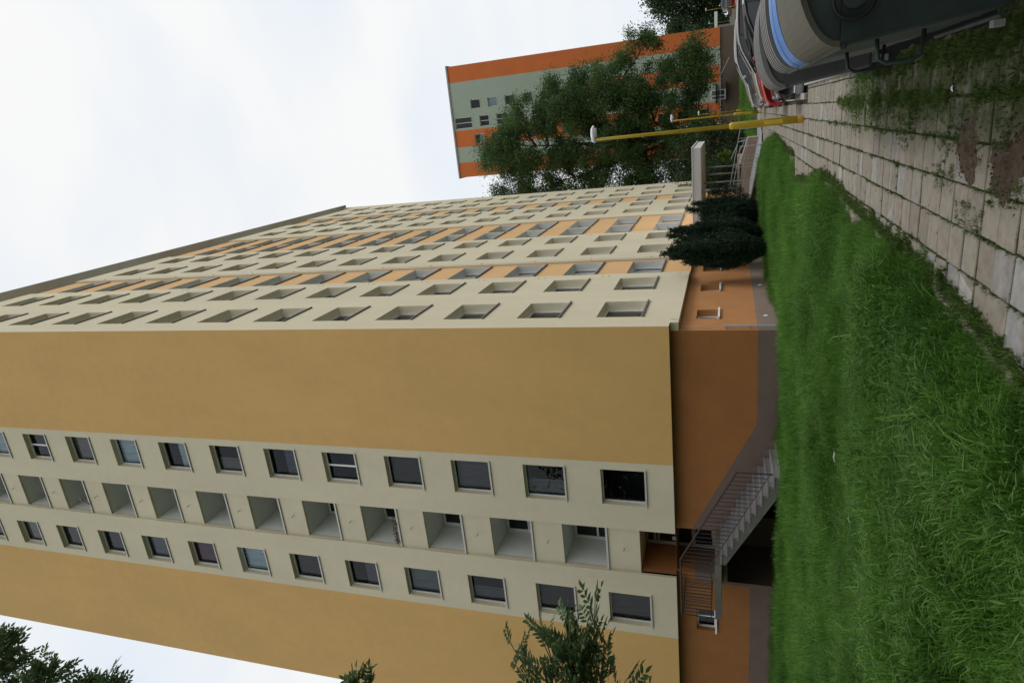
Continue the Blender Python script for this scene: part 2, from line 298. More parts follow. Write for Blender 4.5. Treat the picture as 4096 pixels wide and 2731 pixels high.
# paved walkway: bed, tiles one by one near the camera, the rest joined
PX0, PW = 4.27, 0.30
pav = MB(); pav.box(4.2, -17.5, -0.12, 7.3, -3.6, -0.022); pav.box(4.2, -3.6, -0.12, 6.16, 17.2, -0.022)
pav = pav.build("pavement", M_soil, kind='structure')
def tilemat():
    m = bpy.data.materials.new("concrete_tile"); m.use_nodes = True; nt = m.node_tree; L = nt.links.new; b = nt.nodes['Principled BSDF']; b.inputs['Roughness'].default_value = 0.93
    geo = N(nt, "ShaderNodeNewGeometry"); pos = geo.outputs['Position']
    ad = N(nt, "ShaderNodeVectorMath", operation='ADD'); ad.inputs[1].default_value = (-PX0, 60.0, 0); L(pos, ad.inputs[0])
    sc = N(nt, "ShaderNodeVectorMath", operation='DIVIDE'); sc.inputs[1].default_value = (0.3, 0.3, 100); L(ad.outputs[0], sc.inputs[0])
    fl = N(nt, "ShaderNodeVectorMath", operation='FLOOR'); L(sc.outputs[0], fl.inputs[0])
    wn = N(nt, "ShaderNodeTexWhiteNoise"); L(fl.outputs[0], wn.inputs['Vector'])
    cr = N(nt, "ShaderNodeValToRGB"); e = cr.color_ramp.elements; e[0].position = 0; e[0].color = (0.215, 0.185, 0.147, 1); e[1].position = 1; e[1].color = (0.34, 0.33, 0.30, 1)
    for p, c in ((0.35, (0.245, 0.215, 0.172, 1)), (0.80, (0.26, 0.23, 0.188, 1)), (0.90, (0.24, 0.235, 0.225, 1))):
        q = e.new(p); q.color = c
    L(wn.outputs['Value'], cr.inputs['Fac'])
    n1 = N(nt, "ShaderNodeTexNoise", Scale=9.0, Detail=8.0, Roughness=0.7); L(pos, n1.inputs['Vector'])
    mr = N(nt, "ShaderNodeMapRange"); mr.inputs['From Min'].default_value = 0.3; mr.inputs['From Max'].default_value = 0.7; mr.inputs['To Min'].default_value = 0.70; mr.inputs['To Max'].default_value = 1.18; L(n1.outputs['Fac'], mr.inputs['Value'])
    vm = N(nt, "ShaderNodeVectorMath", operation='SCALE'); L(cr.outputs['Color'], vm.inputs[0]); L(mr.outputs['Result'], vm.inputs['Scale'])
    # moss film on the damp tiles beside the bins
    sp = N(nt, "ShaderNodeSeparateXYZ"); L(pos, sp.inputs[0])
    n2 = N(nt, "ShaderNodeTexNoise", Scale=3.2, Detail=7.0, Roughness=0.7); L(pos, n2.inputs['Vector'])
    mX = N(nt, "ShaderNodeMapRange"); mX.clamp = True; mX.inputs['From Min'].default_value = 5.55; mX.inputs['From Max'].default_value = 5.95; L(sp.outputs['X'], mX.inputs['Value'])
    mY = N(nt, "ShaderNodeMapRange"); mY.clamp = True; mY.inputs['From Min'].default_value = -8.2; mY.inputs['From Max'].default_value = -9.6; L(sp.outputs['Y'], mY.inputs['Value'])
    a = N(nt, "ShaderNodeMath", operation='MULTIPLY'); L(mX.outputs[0], a.inputs[0]); L(mY.outputs[0], a.inputs[1])
    n2r = N(nt, "ShaderNodeMapRange"); n2r.clamp = True; n2r.inputs['From Min'].default_value = 0.30; n2r.inputs['From Max'].default_value = 0.50; L(n2.outputs['Fac'], n2r.inputs['Value'])
    a2 = N(nt, "ShaderNodeMath", operation='MULTIPLY'); L(a.outputs[0], a2.inputs[0]); L(n2r.outputs[0], a2.inputs[1])
    mm = N(nt, "ShaderNodeMixRGB"); L(a2.outputs[0], mm.inputs['Fac']); L(vm.outputs['Vector'], mm.inputs['Color1']); mm.inputs['Color2'].default_value = (0.050, 0.062, 0.018, 1)
    L(mm.outputs['Color'], b.inputs['Base Color'])
    nb = N(nt, "ShaderNodeTexNoise", Scale=120.0, Detail=3.0); L(pos, nb.inputs['Vector']); bp = N(nt, "ShaderNodeBump"); bp.inputs['Strength'].default_value = 0.6; bp.inputs['Distance'].default_value = 0.006
    L(nb.outputs['Fac'], bp.inputs['Height']); L(bp.outputs['Normal'], b.inputs['Normal']); return m
M_tile = tilemat()
def tile_mb():
    mb = MB(); h = 0.143; b_ = 0.006
    i = len(mb.v)
    for z, r in ((-0.045, h), (-b_, h), (0, h-b_)):
        mb.v += [(-r, -r, z), (r, -r, z), (r, r, z), (-r, r, z)]
    for k in range(2):
        for j in range(4): mb.f.append((i+4*k+j, i+4*k+(j+1) % 4, i+4*k+4+(j+1) % 4, i+4*k+4+j)); mb.mi.append(0)
    mb.f.append((i+8, i+9, i+10, i+11)); mb.mi.append(0); return mb
tile_data = tile_mb().data("tile", M_tile); proto = tile_mb()
cells = []
for j in range(-59, 57):
    for i in range(9):
        cx, cy = PX0+PW*(i+0.5), 0.3*(j+0.5)
        if i > 5 and cy > -3.9: continue
        if cy > 17.0: continue
        cells.append((cx, cy))
cells.sort(key=lambda c: (c[0]-6.1)**2+(c[1]+19.4)**2 if c[1] > -15.6 else 1e6)
far = MB()
for k, (cx, cy) in enumerate(cells):
    dx, dz, ta, tb, rz = random.gauss(0, .0025), random.gauss(0, .003), random.gauss(0, .008), random.gauss(0, .008), random.gauss(0, .008)
    if k < 290: link("tile", tile_data, pav, (cx+dx, cy, dz), (ta, tb, rz))
    else:
        i = len(far.v); far.v += [(x+cx+dx, y+cy, z+dz+ta*y) for x, y, z in proto.v]; far.f += [tuple(i+q for q in f) for f in proto.f]; far.mi += proto.mi
far.build("tiles", M_tile, pav, kind='stuff')
# earth that has spread over the tiles: irregular low mounds
def dirt(cx, cy, rx, ry, seed, h=.022):
    mb = MB(); rs = random.Random(seed); ph = [rs.uniform(0, 6.28) for _ in range(6)]; nr, na = 12, 72; mb.v.append((cx, cy, h))
    for i in range(1, nr+1):
        for j in range(na):
            a = 2*math.pi*j/na; w_ = 1+.22*math.sin(2*a+ph[0])+.16*math.sin(3*a+ph[1])+.10*math.sin(7*a+ph[2])+.06*math.sin(13*a+ph[3])+.04*math.sin(23*a+ph[4]); t_ = i/nr
            z = h*(1-t_**2)+.008*math.sin(i*1.9+j*.8+ph[5])*(1-t_)-(.006 if i == nr else 0)
            mb.v.append((cx+rx*w_*t_*math.cos(a), cy+ry*w_*t_*math.sin(a), z))
    for j in range(na): mb.f.append((0, 1+j, 1+(j+1) % na)); mb.mi.append(0)
    for i in range(nr-1):
        for j in range(na): a = 1+i*na+j; b = 1+i*na+(j+1) % na; mb.f.append((a, a+na, b+na, b)); mb.mi.append(0)
    return mb.build("dirt_patch", M_soil, smooth=True, kind='structure')
dirt(5.72, -14.0, .20, .30, 3, .014); dirt(5.66, -14.75, .24, .28, 5, .014); dirt(5.95, -15.3, .2, .3, 9, .012)

# ------------------------------------------------------------ apartment building
bld = thing("apartment_building", "tall cream and ochre apartment block filling the picture, with thirteen floors of windows", "building")
TL = lambda u, w_, z: (w_, u, z)             # long facade (faces +x)
TS = lambda u, w_, z: (u, -w_, z)            # short facade (faces -y)
FL = 2.8; NF = 13; YEND = 45.2
win_y = [1.07, 4.66, 11.80, 15.42, 26.2, 29.8, 37.0, 40.75]; WW = 1.92
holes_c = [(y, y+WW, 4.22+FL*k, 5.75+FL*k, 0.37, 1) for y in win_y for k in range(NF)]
segs_c = [(0.0, 7.45), (10.42, 18.05), (24.52, 32.55), (35.65, YEND)]
mb = MB()
for a, b in segs_c:
    if a == 0.0:
        sheet(mb, TL, 0.0, b, 3.30, 40.9, 0, holes_c); mb.quad((0, 0.4, 3.04), (0, b, 3.04), (0, b, 3.30), (0, 0.4, 3.30))
        mb.quad((-0.27, 0.4, 3.04), (0, 0.4, 3.04), (0, 0.4, 3.3), (-0.27, 0.4, 3.3))
    else: sheet(mb, TL, a, b, 3.04, 40.9, 0, holes_c)
    lo = 3.04
    if a > 0: mb.quad((0, a, lo), (-0.14, a, lo), (-0.14, a, 40.9), (0, a, 40.9))
    if b < YEND: mb.quad((0, b, lo), (0, b, 40.9), (-0.14, b, 40.9), (-0.14, b, lo))
    mb.quad((-0.30, max(a, 0.4), 3.04), (-0.30, b, 3.04), (0, b, 3.04), (0, max(a, 0.4), 3.04))      # underside
    mb.quad((0, a, 40.9), (0, b, 40.9), (-0.6, b, 40.9), (-0.6, a, 40.9))
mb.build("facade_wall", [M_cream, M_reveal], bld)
# recessed apricot bays with wide deep-set windows
bays = [(7.45, 10.42, [(7.60, 10.28)]), (18.05, 24.52, [(18.2, 21.17), (21.37, 24.36)]), (32.55, 35.65, [(32.7, 35.5)])]
for a, b, ops in bays:
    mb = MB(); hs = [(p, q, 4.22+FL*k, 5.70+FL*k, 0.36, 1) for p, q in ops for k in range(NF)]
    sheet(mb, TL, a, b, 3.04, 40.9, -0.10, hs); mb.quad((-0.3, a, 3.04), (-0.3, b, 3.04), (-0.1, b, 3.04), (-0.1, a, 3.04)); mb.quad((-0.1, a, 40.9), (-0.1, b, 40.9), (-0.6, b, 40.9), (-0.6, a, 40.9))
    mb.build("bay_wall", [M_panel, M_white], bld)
kL = WinKind(WW, 1.53, 0.36, (0.5,), M_sillD, t=0.085, sillout=0.05, gm=M_glassL)
kB = WinKind(2.97, 1.48, 0.36, (0.25, 0.5, 0.75), M_sillD, t=0.07, sillout=0.06, lip=0.0, gm=M_glassL); kB2 = WinKind(2.68, 1.48, 0.36, (0.25, 0.5, 0.75), M_sillD, t=0.07, sillout=0.06, lip=0.0, gm=M_glassL)
def rcur(): return random.choice([-1, -1, -1, 0, 1, 2, 3, 5, 6, 8, 9, 11, 10, 15, 18, 20, 12])
for y in win_y:
    for k in range(NF): kL.place(bld, (0, y, 4.22+FL*k), R(90), rcur())
for a, b, ops in bays:
    for p, q in ops:
        kk = kB if q-p > 2.85 else kB2
        for k in range(NF):
            o = kk.place(bld, (-0.10, p, 4.22+FL*k), R(90), random.choice([3, 9, 18, 0, 19, 11, -1])); o.scale = ((q-p)/kk.W, 1, 1)
# attic slot with roof slab
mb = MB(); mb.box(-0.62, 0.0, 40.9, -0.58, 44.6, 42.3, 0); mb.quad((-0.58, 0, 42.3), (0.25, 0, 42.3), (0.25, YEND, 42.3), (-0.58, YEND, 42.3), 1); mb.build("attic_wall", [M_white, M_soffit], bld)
mb = MB(); mb.box(-0.6, 44.62, 40.9, 0, YEND, 42.29); mb.build("attic_jamb", M_cream, bld)
mb = MB(); mb.box(-17.1, -0.15, 42.303, 0.27, YEND+0.1, 42.42); mb.build("roof", M_tin, bld)
for y in (9.0, 24.0, 38.0):
    t_ = MB(); t_.tube([(0.15, y, 42.4), (0.15, y, 42.62), (0.15, y+0.25, 42.7), (0.15, y+0.5, 42.62), (0.15, y+0.5, 42.4)], 0.012, 6); t_.build("roof_loop", M_galv, bld)
# short facade
mb = MB()
sw = [(-6.48, -5.12), (-11.56, -10.21)]
hs = [(a, b, 4.22+FL*k, 5.75+FL*k, 0.26, 0) for a, b in sw for k in range(NF)]
hs_ch = [(-9.27, -7.46, 3.30, 42.3, 0.10, 0)]
sheet(mb, TS, -11.92, -4.82, 3.30, 42.3, 0, hs + hs_ch)
mb.build("facade_wall", M_cream, bld)
mb = MB(); sheet(mb, TS, -4.82, 0, 3.30, 42.3, 0.0, []); sheet(mb, TS, -16.95, -11.92, 3.30, 42.3, 0.0, []); mb.build("gable_wall", M_orange, bld)
# stair bay: spandrels between open landings
mb = MB(); hl = [(-9.24, -7.49, 5.70+FL*k, 7.33+FL*k, 0.12, 0) for k in range(NF)]
sheet(mb, TS, -9.27, -7.46, 4.53, 42.3, -0.10, hl); mb.quad((-9.27, 0.1, 4.53), (-7.46, 0.1, 4.53), (-7.46, 1.8, 4.53), (-9.27, 1.8, 4.53)); mb.build("stair_bay_wall", M_cream, bld)
lg = MB(); a, b = -9.235, -7.495
lg.quad((a, .22, -1), (a, 1.7, -1), (a, 1.7, 1.68), (a, .22, 1.68)); lg.quad((b, .22, -1), (b, 1.7, -1), (b, 1.7, 1.68), (b, .22, 1.68)); lg.quad((a, .22, 1.632), (b, .22, 1.632), (b, 1.7, 1.632), (a, 1.7, 1.632))
lg.quad((a, .22, -1), (b, .22, -1), (b, 1.7, -1), (a, 1.7, -1)); lg.quad((a, 1.7, -1), (b, 1.7, -1), (b, 1.7, 1.68), (a, 1.7, 1.68)); lg.quad((a, .225, -1), (b, .225, -1), (b, .225, 0), (a, .225, 0))
lgd = lg.data("loggia", M_white)
fr = MB()
for (p, q, r_, s_) in ((-9.1, -9.03, -.9, 1.55), (-8.4, -8.3, -.9, 1.55), (-7.62, -7.55, -.9, 1.55)): fr.box(p, 1.62, r_, q, 1.69, s_)
for z in (-.9, 0.62, 1.48): fr.box(-9.03, 1.625, z, -8.4, 1.685, z+.07); fr.box(-8.3, 1.625, z, -7.62, 1.685, z+.07)
frd = fr.data("window_frame", M_frame); pn = MB(); pn.quad((-9.05, 1.66, -.85), (-7.6, 1.66, -.85), (-7.6, 1.66, 1.5), (-9.05, 1.66, 1.5)); M_dkglass = mat("dark_glass", (0.015, 0.017, 0.02), 0.08, 0.0)
pnd = pn.data("pane", M_dkglass); cap = MB(); cap.box(-9.26, .055, -.002, -7.47, .24, .035); cap.box(-9.26, .045, -.035, -7.47, .058, .036); capd = cap.data("parapet_cap", M_sill)
hk = MB(); hk.tube([(-8.30, .09, -.35), (-8.30, -.02, -.37), (-8.34, -.05, -.33)], .012, 6); hk.tube([(-8.30, -.02, -.37), (-8.26, -.05, -.40)], .01, 6); hkd = hk.data("wall_hook", M_sillD)
for k in range(NF):
    o = link("loggia", lgd, bld, (0, 0, 5.70+FL*k)); wf = link("window_frame", frd, o); link("pane", pnd, o); link("parapet_cap", capd, o)
    link("wall_hook", hkd, bld, (0, 0, 5.70+FL*k-0.25))
kS = WinKind(1.36, 1.53, 0.25, (), M_sill, t=.045, sillout=0.05); kS2 = WinKind(1.36, 1.53, 0.25, (0.5,), M_sill, sillout=0.05)
curR = [-1, 19, 6, 0, -1, 8, 4, 11, 9, 3, -1, 9, 0]; curL = [0, 15, 7, 18, 8, 0, 9, 12, 6, 15, 0, 3, 0]
for k in range(NF):
    (kS2 if k in (4, 10) else kS).place(bld, (-6.48, 0, 4.22+FL*k), 0, curR[k]); kS.place(bld, (-11.56, 0, 4.22+FL*k), 0, curL[k])
# plinth
mb = MB(); hb = [(-9.2, -7.47, 1.98, 3.3, 1.4, 0), (-11.72, -10.80, 1.99, 2.66, 0.25, 0), (-9.5, -6.8, -0.3, 1.6, 2.2, 0), (-6.8, -5.7, -0.3, .95, 2.2, 1)]
sheet(mb, TS, -16.95, -0.27, -0.3, 3.30, -0.40, hb); mb.quad((-9.2, 1.8, 3.3), (-9.2, .1, 3.3), (-9.2, .1, 4.53), (-9.2, 1.8, 4.53)); mb.quad((-7.47, 1.8, 3.3), (-7.47, .1, 3.3), (-7.47, .1, 4.53), (-7.47, 1.8, 4.53))
mb.quad((-9.5, 2.6, -.3), (-5.6, 2.6, -.3), (-5.6, 2.6, 1.6), (-9.5, 2.6, 1.6), 0)
mb.build("plinth_wall", [M_baseS, M_dark], bld)
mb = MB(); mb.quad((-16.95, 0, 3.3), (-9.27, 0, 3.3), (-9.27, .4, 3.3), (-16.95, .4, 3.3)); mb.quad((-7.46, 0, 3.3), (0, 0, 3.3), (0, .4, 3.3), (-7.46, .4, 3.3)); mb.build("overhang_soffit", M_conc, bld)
mb = MB(); hbl = [(1.66, 2.68, 1.85, 2.56, 0.28, 0), (5.2, 6.2, 1.84, 2.55, 0.28, 0)] + [(y, y+1.0, 1.85, 2.56, 0.28, 0) for y in (8.5, 12.3, 15.9, 26.7, 30.3, 37.5, 41.2)]
sheet(mb, TL, 0.4, YEND-.1, -0.3, 3.04, -0.27, hbl); mb.build("plinth_wall", M_baseL, bld)
kP = WinKind(1.0, 0.71, 0.27, (), M_frame, sillout=0.07, lip=0.05); kPs = WinKind(0.92, 0.67, 0.22, (0.5,), M_frame, sillout=0.07, lip=0.05)
for h in hbl: o = kP.place(bld, (-0.27, h[0], h[2]), R(90)); o.scale = ((h[1]-h[0]), 1, 1)
kPs.place(bld, (-11.72, 0.4, 1.99), 0)
# far, left and rear walls, inner dark core
mb = MB(); mb.quad((0, YEND, 3.04), (-16.95, YEND, 3.04), (-16.95, YEND, 42.3), (0, YEND, 42.3)); mb.quad((-16.95, 0, 3.3), (-16.95, YEND, 3.3), (-16.95, YEND, 42.3), (-16.95, 0, 42.3))
mb.quad((-.27, YEND-.1, -.3), (-16.9, YEND-.1, -.3), (-16.9, YEND-.1, 3.04), (-.27, YEND-.1, 3.04)); mb.quad((-16.95, .4, -.3), (-16.95, YEND, -.3), (-16.95, YEND, 3.3), (-16.95, .4, 3.3)); mb.build("rear_wall", M_orange, bld)
mb = MB(); mb.quad((-1.3, 1.3, 3), (-1.3, YEND-.5, 3), (-1.3, YEND-.5, 42), (-1.3, 1.3, 42)); mb.quad((-16.5, 1.9, 3), (-1.3, 1.9, 3), (-1.3, 1.9, 42), (-16.5, 1.9, 42)); mb.quad((-7.4, 1.2, 3.4), (-1.3, 1.2, 3.4), (-1.3, 1.2, 42), (-7.4, 1.2, 42)); mb.quad((-16.5, 1.2, 3.4), (-9.4, 1.2, 3.4), (-9.4, 1.2, 42), (-16.5, 1.2, 42))
for k in range(NF+1): z = 3.4+FL*k; mb.quad((-1.3, .5, z), (-.45, .5, z), (-.45, YEND-.3, z), (-1.3, YEND-.3, z))
mb.build("interior_core", M_dark, bld)
# entrance door in the recess
dr = MB()
for (p, q) in ((-9.15, -9.02), (-7.62, -7.5)): dr.box(p, 1.72, 1.98, q, 1.79, 4.50)
for z, h_ in ((1.985, .14), (2.72, .13), (4.02, .07), (4.15, .10), (4.44, .06)): dr.box(-9.02, 1.725, z, -7.62, 1.785, z+h_)
dr.box(-8.30, 1.715, 2.12, -8.22, 1.795, 4.02)
d0 = dr.build("door", mat("door_frame_white", (0.45, 0.45, 0.42), 0.5), bld); pn = MB(); pn.quad((-9.1, 1.76, 2.05), (-7.6, 1.76, 2.05), (-7.6, 1.76, 4.46), (-9.1, 1.76, 4.46)); pn.build("pane", M_dkglass, d0)
nt_ = MB(); nt_.box(-8.95, 1.745, 3.35, -8.80, 1.752, 3.56); nt_.build("notice", M_frame, d0)
# lightning conductor and drain tube at the corner
cb = MB(); cb.tube([(0.03, .72, 3.3), (0.02, .62, 3.02), (-.2, .58, 2.9), (-.2, .58, 1.72)], .008, 6); cb.build("lightning_cable", M_galv, bld)
cb = MB(); cb.tube([(-.19, .56, 1.70), (-.19, .56, -.1)], .032, 10)
for z in (1.62, .92): cb.box(-.27, .52, z, -.15, .60, z+.035)
cb.build("conductor_tube", M_galv, bld)
cb = MB()
cb.tube([(.02, 10.46+.12, 4), (.02, 10.46+.12, 40.5)], .006, 5)
for k in range(NF): cb.box(0, 10.55, 4.9+FL*k, .05, 10.6, 4.93+FL*k)
cb.build("lightning_cable", M_galv, bld)
vt = MB()
for k in range(NF):
    for y in (7.05, 17.75):
        for dz in (0.0, 0.28): vt.tube([(-.005, y, 6.3+FL*k+dz), (.012, y, 6.3+FL*k+dz)], .045, 10)
for (x, z) in ((0, 3.42),): vt.tube([(-.005, 7.1, z), (.012, 7.1, z)], .04, 10)
vt.build("vent_cap", M_galv, bld)
# vent rosettes on plinth
vt = MB()
for y in (1.9, 5.9): vt.tube([(-.28, y, .42), (-.255, y, .42)], .07, 12)
vt.build("vent_grille", M_frame, bld)

# things kept in the open landings
def flowers(name, label, x0, x1, y, z, cols):
    t = thing(name, label, "flower box", ((x0+x1)/2, y, z)); bx = MB(); W = (x1-x0)/2; bx.box(-W, -.035, 0, W, .045, .06); bx.build("planter", M_sillD, t)
    n = 220; c = np.stack([RNG.uniform(-W, W, n), RNG.uniform(-.09, .05, n), RNG.uniform(.04, .20, n)+.05*np.sin(np.linspace(0, 40, n))], 1); f = leaf_mesh(c, .07, .06, cols); link("flowers", f, t, kind='stuff')
def leaf_mesh(c, L_, W_, material, droop=0.0, upw=0.0, name="foliage", jitter=1.0):
    n = len(c); d = RNG.normal(size=(n, 3)); d[:, 2] = d[:, 2]*(1-abs(upw)*.5) - droop + upw; d /= np.linalg.norm(d, axis=1)[:, None]
    a = RNG.normal(size=(n, 3)); s_ = np.cross(d, a); s_ /= np.linalg.norm(s_, axis=1)[:, None]; k = RNG.uniform(.6, 1.3, (n, 1))
    nn = np.cross(d, s_)
    p0 = c; p1 = c + d*L_*k*.5 + s_*W_*k*.5 + nn*L_*.1; p2 = c + d*L_*k; p3 = c + d*L_*k*.5 - s_*W_*k*.5 + nn*L_*.1
    V = np.stack([p0, p1, p2, p3], 1).reshape(-1, 3); me = bpy.data.meshes.new(name); me.vertices.add(4*n); me.vertices.foreach_set('co', V.ravel())
    me.loops.add(4*n); me.loops.foreach_set('vertex_index', np.arange(4*n)); me.polygons.add(n); me.polygons.foreach_set('loop_start', np.arange(0, 4*n, 4)); me.polygons.foreach_set('loop_total', np.full(n, 4))
    me.materials.append(material); me.update(); me.validate(); return me

# ------------------------------------------------------------ entrance stair
st = thing("outdoor_staircase", "concrete staircase with brown metal railing climbing to the dark doorway under the block", "staircase", (-7.4, -1.5, 0))
OX, OY = -7.4, -1.5
def q(o, **k): o.matrix_parent_inverse = st.matrix_world.inverted(); return o
sx0, sx1, NS = -3.92, -7.40, 11; run = (sx0-sx1)/NS; rise = .165
trd = MB(); trd.box(0, 0.10, -.112, run+.004, 1.86, .02); trd.box(0, .0, .0, run+.028, 1.86, .05); trd_d = trd.data("step", mat("step_concrete", (.25, .235, .24), .93, .1, 9, .5, 45, blotch=.15, blscale=2))
for k in range(NS):
    o = link("step", trd_d, st, (sx0-run*(k+1)-OX, 0.01, rise*(k+1)-.05), None)
prof = [(sx0+.02, -.15)]
for k in range(NS): x = sx0-run*k; prof += [(x, rise*(k+1)-.052), (x-run, rise*(k+1)-.052)]
prof += [(sx1, 1.92), (sx1-.02, 1.66), (sx0-.35, -.15)]
sp_ = MB(); sp_.prism([(x-OX, z) for x, z in prof], 0.03, 1.86); sp_.build("flight", M_conc, st)
ld = MB(); ld.box(-9.52-OX, 0, 1.78, sx1-.001-OX, 1.88, 1.98); ld.build("landing", M_conc, st)
ws = MB()
for k in range(NS+1): x = sx0-run*k; ws.box(x-run-OX, 1.865, rise*k-.1, x-OX-.004, 1.897, rise*(k+1)+.13)
ws.build("wall_stringer", mat("plinth_brown", BRN, .9, .08, 8), st)
ry = 0.03
def rp(x, z): return (x-OX, ry, z)
hr = MB(); z_b = .33; hr.tube([rp(-4.10, z_b), rp(-4.10, 1.34), rp(-7.36, 3.03), rp(-9.50, 3.03)], .027, 8); hr.tube([rp(-9.5, 3.03), rp(-9.5, 1.9)], .018, 8)
hr.tube([(-9.5-OX, ry, 3.0), (-9.5-OX, 1.86, 3.0)], .02, 8); hr.build("handrail", M_rail, st)
br = MB(); br.tube([rp(-4.10, .40), rp(-7.36, 2.07), rp(-9.5, 2.10)], .012, 6); br.tube([(-9.5-OX, ry, 2.1), (-9.5-OX, 1.86, 2.1)], .012, 6); br.tube([rp(-7.36, 3.03), rp(-7.36, 1.95)], .014, 6); br.build("bottom_rail", M_rail, st)
bl = MB(); bl.tube([(0, 0, 0), (0, 0, .93)], .0115, 6); bld_d = bl.data("baluster", M_rail)
nb_ = 22
for k in range(1, nb_): x = -4.10-(3.26)*k/nb_; z = .40+1.67*k/nb_; link("baluster", bld_d, st, (x-OX, ry, z))
for k in range(1, 15): x = -7.36-2.14*k/15; link("baluster", bld_d, st, (x-OX, ry, 2.09))
for k in range(1, 12): link("baluster", bld_d, st, (-9.5-OX, ry+1.83*k/12, 2.09))

# ------------------------------------------------------------ side entrance canopy and ramp
cn = thing("entrance_canopy", "pale grey box canopy on thin steel columns over the side entrance of the block", "canopy", (2.1, 21.8, 0))
def rel(t, pts): return [(p[0]-t.location.x, p[1]-t.location.y, p[2]-t.location.z) for p in pts]
M_can = mat("canopy_panel", (0.62, 0.59, 0.57), .7, .03, 2, blotch=.04)
c_ = MB(); x0, y0 = cn.location.x, cn.location.y
c_.box(0.05-x0, 18-y0, 2.93, 4.29-x0, 25.6-y0, 3.36); c_.build("fascia", M_can, cn); c_ = MB(); c_.box(0.02-x0, 17.93-y0, 3.362, 4.36-x0, 25.67-y0, 3.40); c_.build("roof_edge", M_frame, cn)
c_ = MB(); c_.box(.1-x0, 18.08-y0, 2.90, 4.2-x0, 25.5-y0, 2.928); c_.build("ceiling", M_can, cn)
cy_ = MB(); cy_.tube([(0, 0, .95), (0, 0, 2.93)], .052, 12); cyd = cy_.data("column", M_galv, True)
for x, y in ((2.02, 18.25), (2.06, 21.6), (2.22, 25.1), (2.66, 25.2)): link("column", cyd, cn, (x-x0, y-y0, 0))
pf = MB(); pf.box(.0-x0, 17.6-y0, -.1, 3.3-x0, 26-y0, .95); pf.prism([(3.3-x0, -.1), (3.3-x0, .95), (4.6-x0, .55), (4.6-x0, -.1)], 17.62-y0, 18.9-y0); pf.build("platform", mat("platform_brown", (.33, .235, .175), .9, .06, 3), cn)
eb = MB(); eb.box(.05-x0, 17.55-y0, .90, 3.3-x0, 17.6-y0, .97); eb.build("platform_edge", M_rail, cn)
rmp = thing("steel_ramp", "galvanised steel wheelchair ramp with handrails in front of the brown entrance platform", "ramp", (2.8, 16.2, 0))
A = Vector((4.45, 13.9, .03)); B = Vector((1.15, 17.2, .50)); rx, ry_ = 2.8, 16.2
def P(t, h, off=0): v = A.lerp(B, t); return (v.x-rx+off*.7, v.y-ry_+off*.7, v.z+h)
d_ = MB(); d_.tube([P(0, 0), P(1, 0)], .05, 8); d_.tube([P(0, 0, 1.1), P(1, 0, 1.1)], .05, 8); d_.quad(P(0, .03), P(0, .03, 1.1), P(1, .03, 1.1), P(1, .03)); d_.build("deck", M_galv, rmp)
for off in (0, 1.1):
    h_ = MB(); h_.tube([P(0.02, 0, off), P(.02, .95, off), P(1, .98, off)], .022, 8); h_.tube([P(.16, .5, off), P(1, .5, off)], .018, 8)
    for t_ in (.16, .20, .55, .6, .93, .98): h_.tube([P(t_, 0, off), P(t_, .96, off)], .014, 6)
    h_.build("handrail", M_galv, rmp)
g2 = MB(); g2.tube([(4.35-rx, 18.9-ry_, .35), (4.38-rx, 18.8-ry_, 1.0), (3.5-rx, 18.9-ry_, 1.38)], .02, 8); g2.tube([(4.4-rx, 18.8-ry_, .7), (3.9-rx, 18.85-ry_, .92)], .016, 8); g2.tube([(4.6-rx, 19-ry_, 0), (4.38-rx, 18.8-ry_, 1.0)], .02, 8); g2.build("upper_handrail", M_galv, rmp)

# ------------------------------------------------------------ street lamps
def lamp(x, y, H, hc, label, r=1.0, rust=False):
    t = thing("street_lamp", label, "street lamp", (x, y, 0), "yellow street lamps")
    p = MB(); p.tube([(0, 0, -.15), (0, 0, .12)], .088*r, 16); p.build("base_collar", M_rust if rust else M_yellow, t, True)
    p = MB(); p.tube([(0, 0, .1), (0, 0, hc), (0, 0, hc+.035), (0, 0, hc+.09)], [.080*r, .078*r, .084*r, .05*r], 16); p.build("lower_pole", M_yellow, t, True)
    p = MB(); p.tube([(0, 0, hc+.05), (0, 0, H-.25), (0, 0, H-.02)], [.05*r, .036*r, .034*r], 14); p.build("upper_pole", M_yellow, t, True)
    d = MB(); d.box(-.045*r, -.09*r, .42, .045*r, -.076*r, .80); d.build("service_door", M_yellow, t)
    h = MB(); h.tube([(-.06, 0, H+.02), (-.03, 0, H+.05), (.1, 0, H+.06), (.25, 0, H+.055), (.33, 0, H+.035)], [.02, .045, .058, .05, .02], 14); hh = h.build("lamp_head", M_frame, t, True); hh.scale = (1, 1.2, 1); hh.location.z = 0
    h = MB(); h.tube([(-.05, 0, H-.02), (0.0, 0, H+.02)], .032, 10); h.build("clamp", M_galv, t, True)
    g_ = MB(); g_.tube([(.06, 0, H+.0), (.27, 0, H+.0)], .045, 10); g_.build("lens", mat("lamp_lens", (.5, .52, .5), .2), t, True)
lamp(5.76, -3.15, 4.62, 1.46, "nearest yellow street lamp, with a rusty foot standing on the paving tiles", rust=True)
lamp(5.82, 16.36, 4.22, 1.19, "middle yellow street lamp, standing where the walkway meets the grey cross path", .95)
lamp(5.86, 40.1, 3.78, .75, "yellow street lamp in the grass in front of the orange and green block", .95)
lamp(19.4, 85.3, 4.3, 1.2, "far yellow street lamp at the frame edge beside the distant parked cars", .8)
lamp(19.2, 99.5, 4.2, 1.2, "far yellow street lamp rising behind the small white porch", .8)

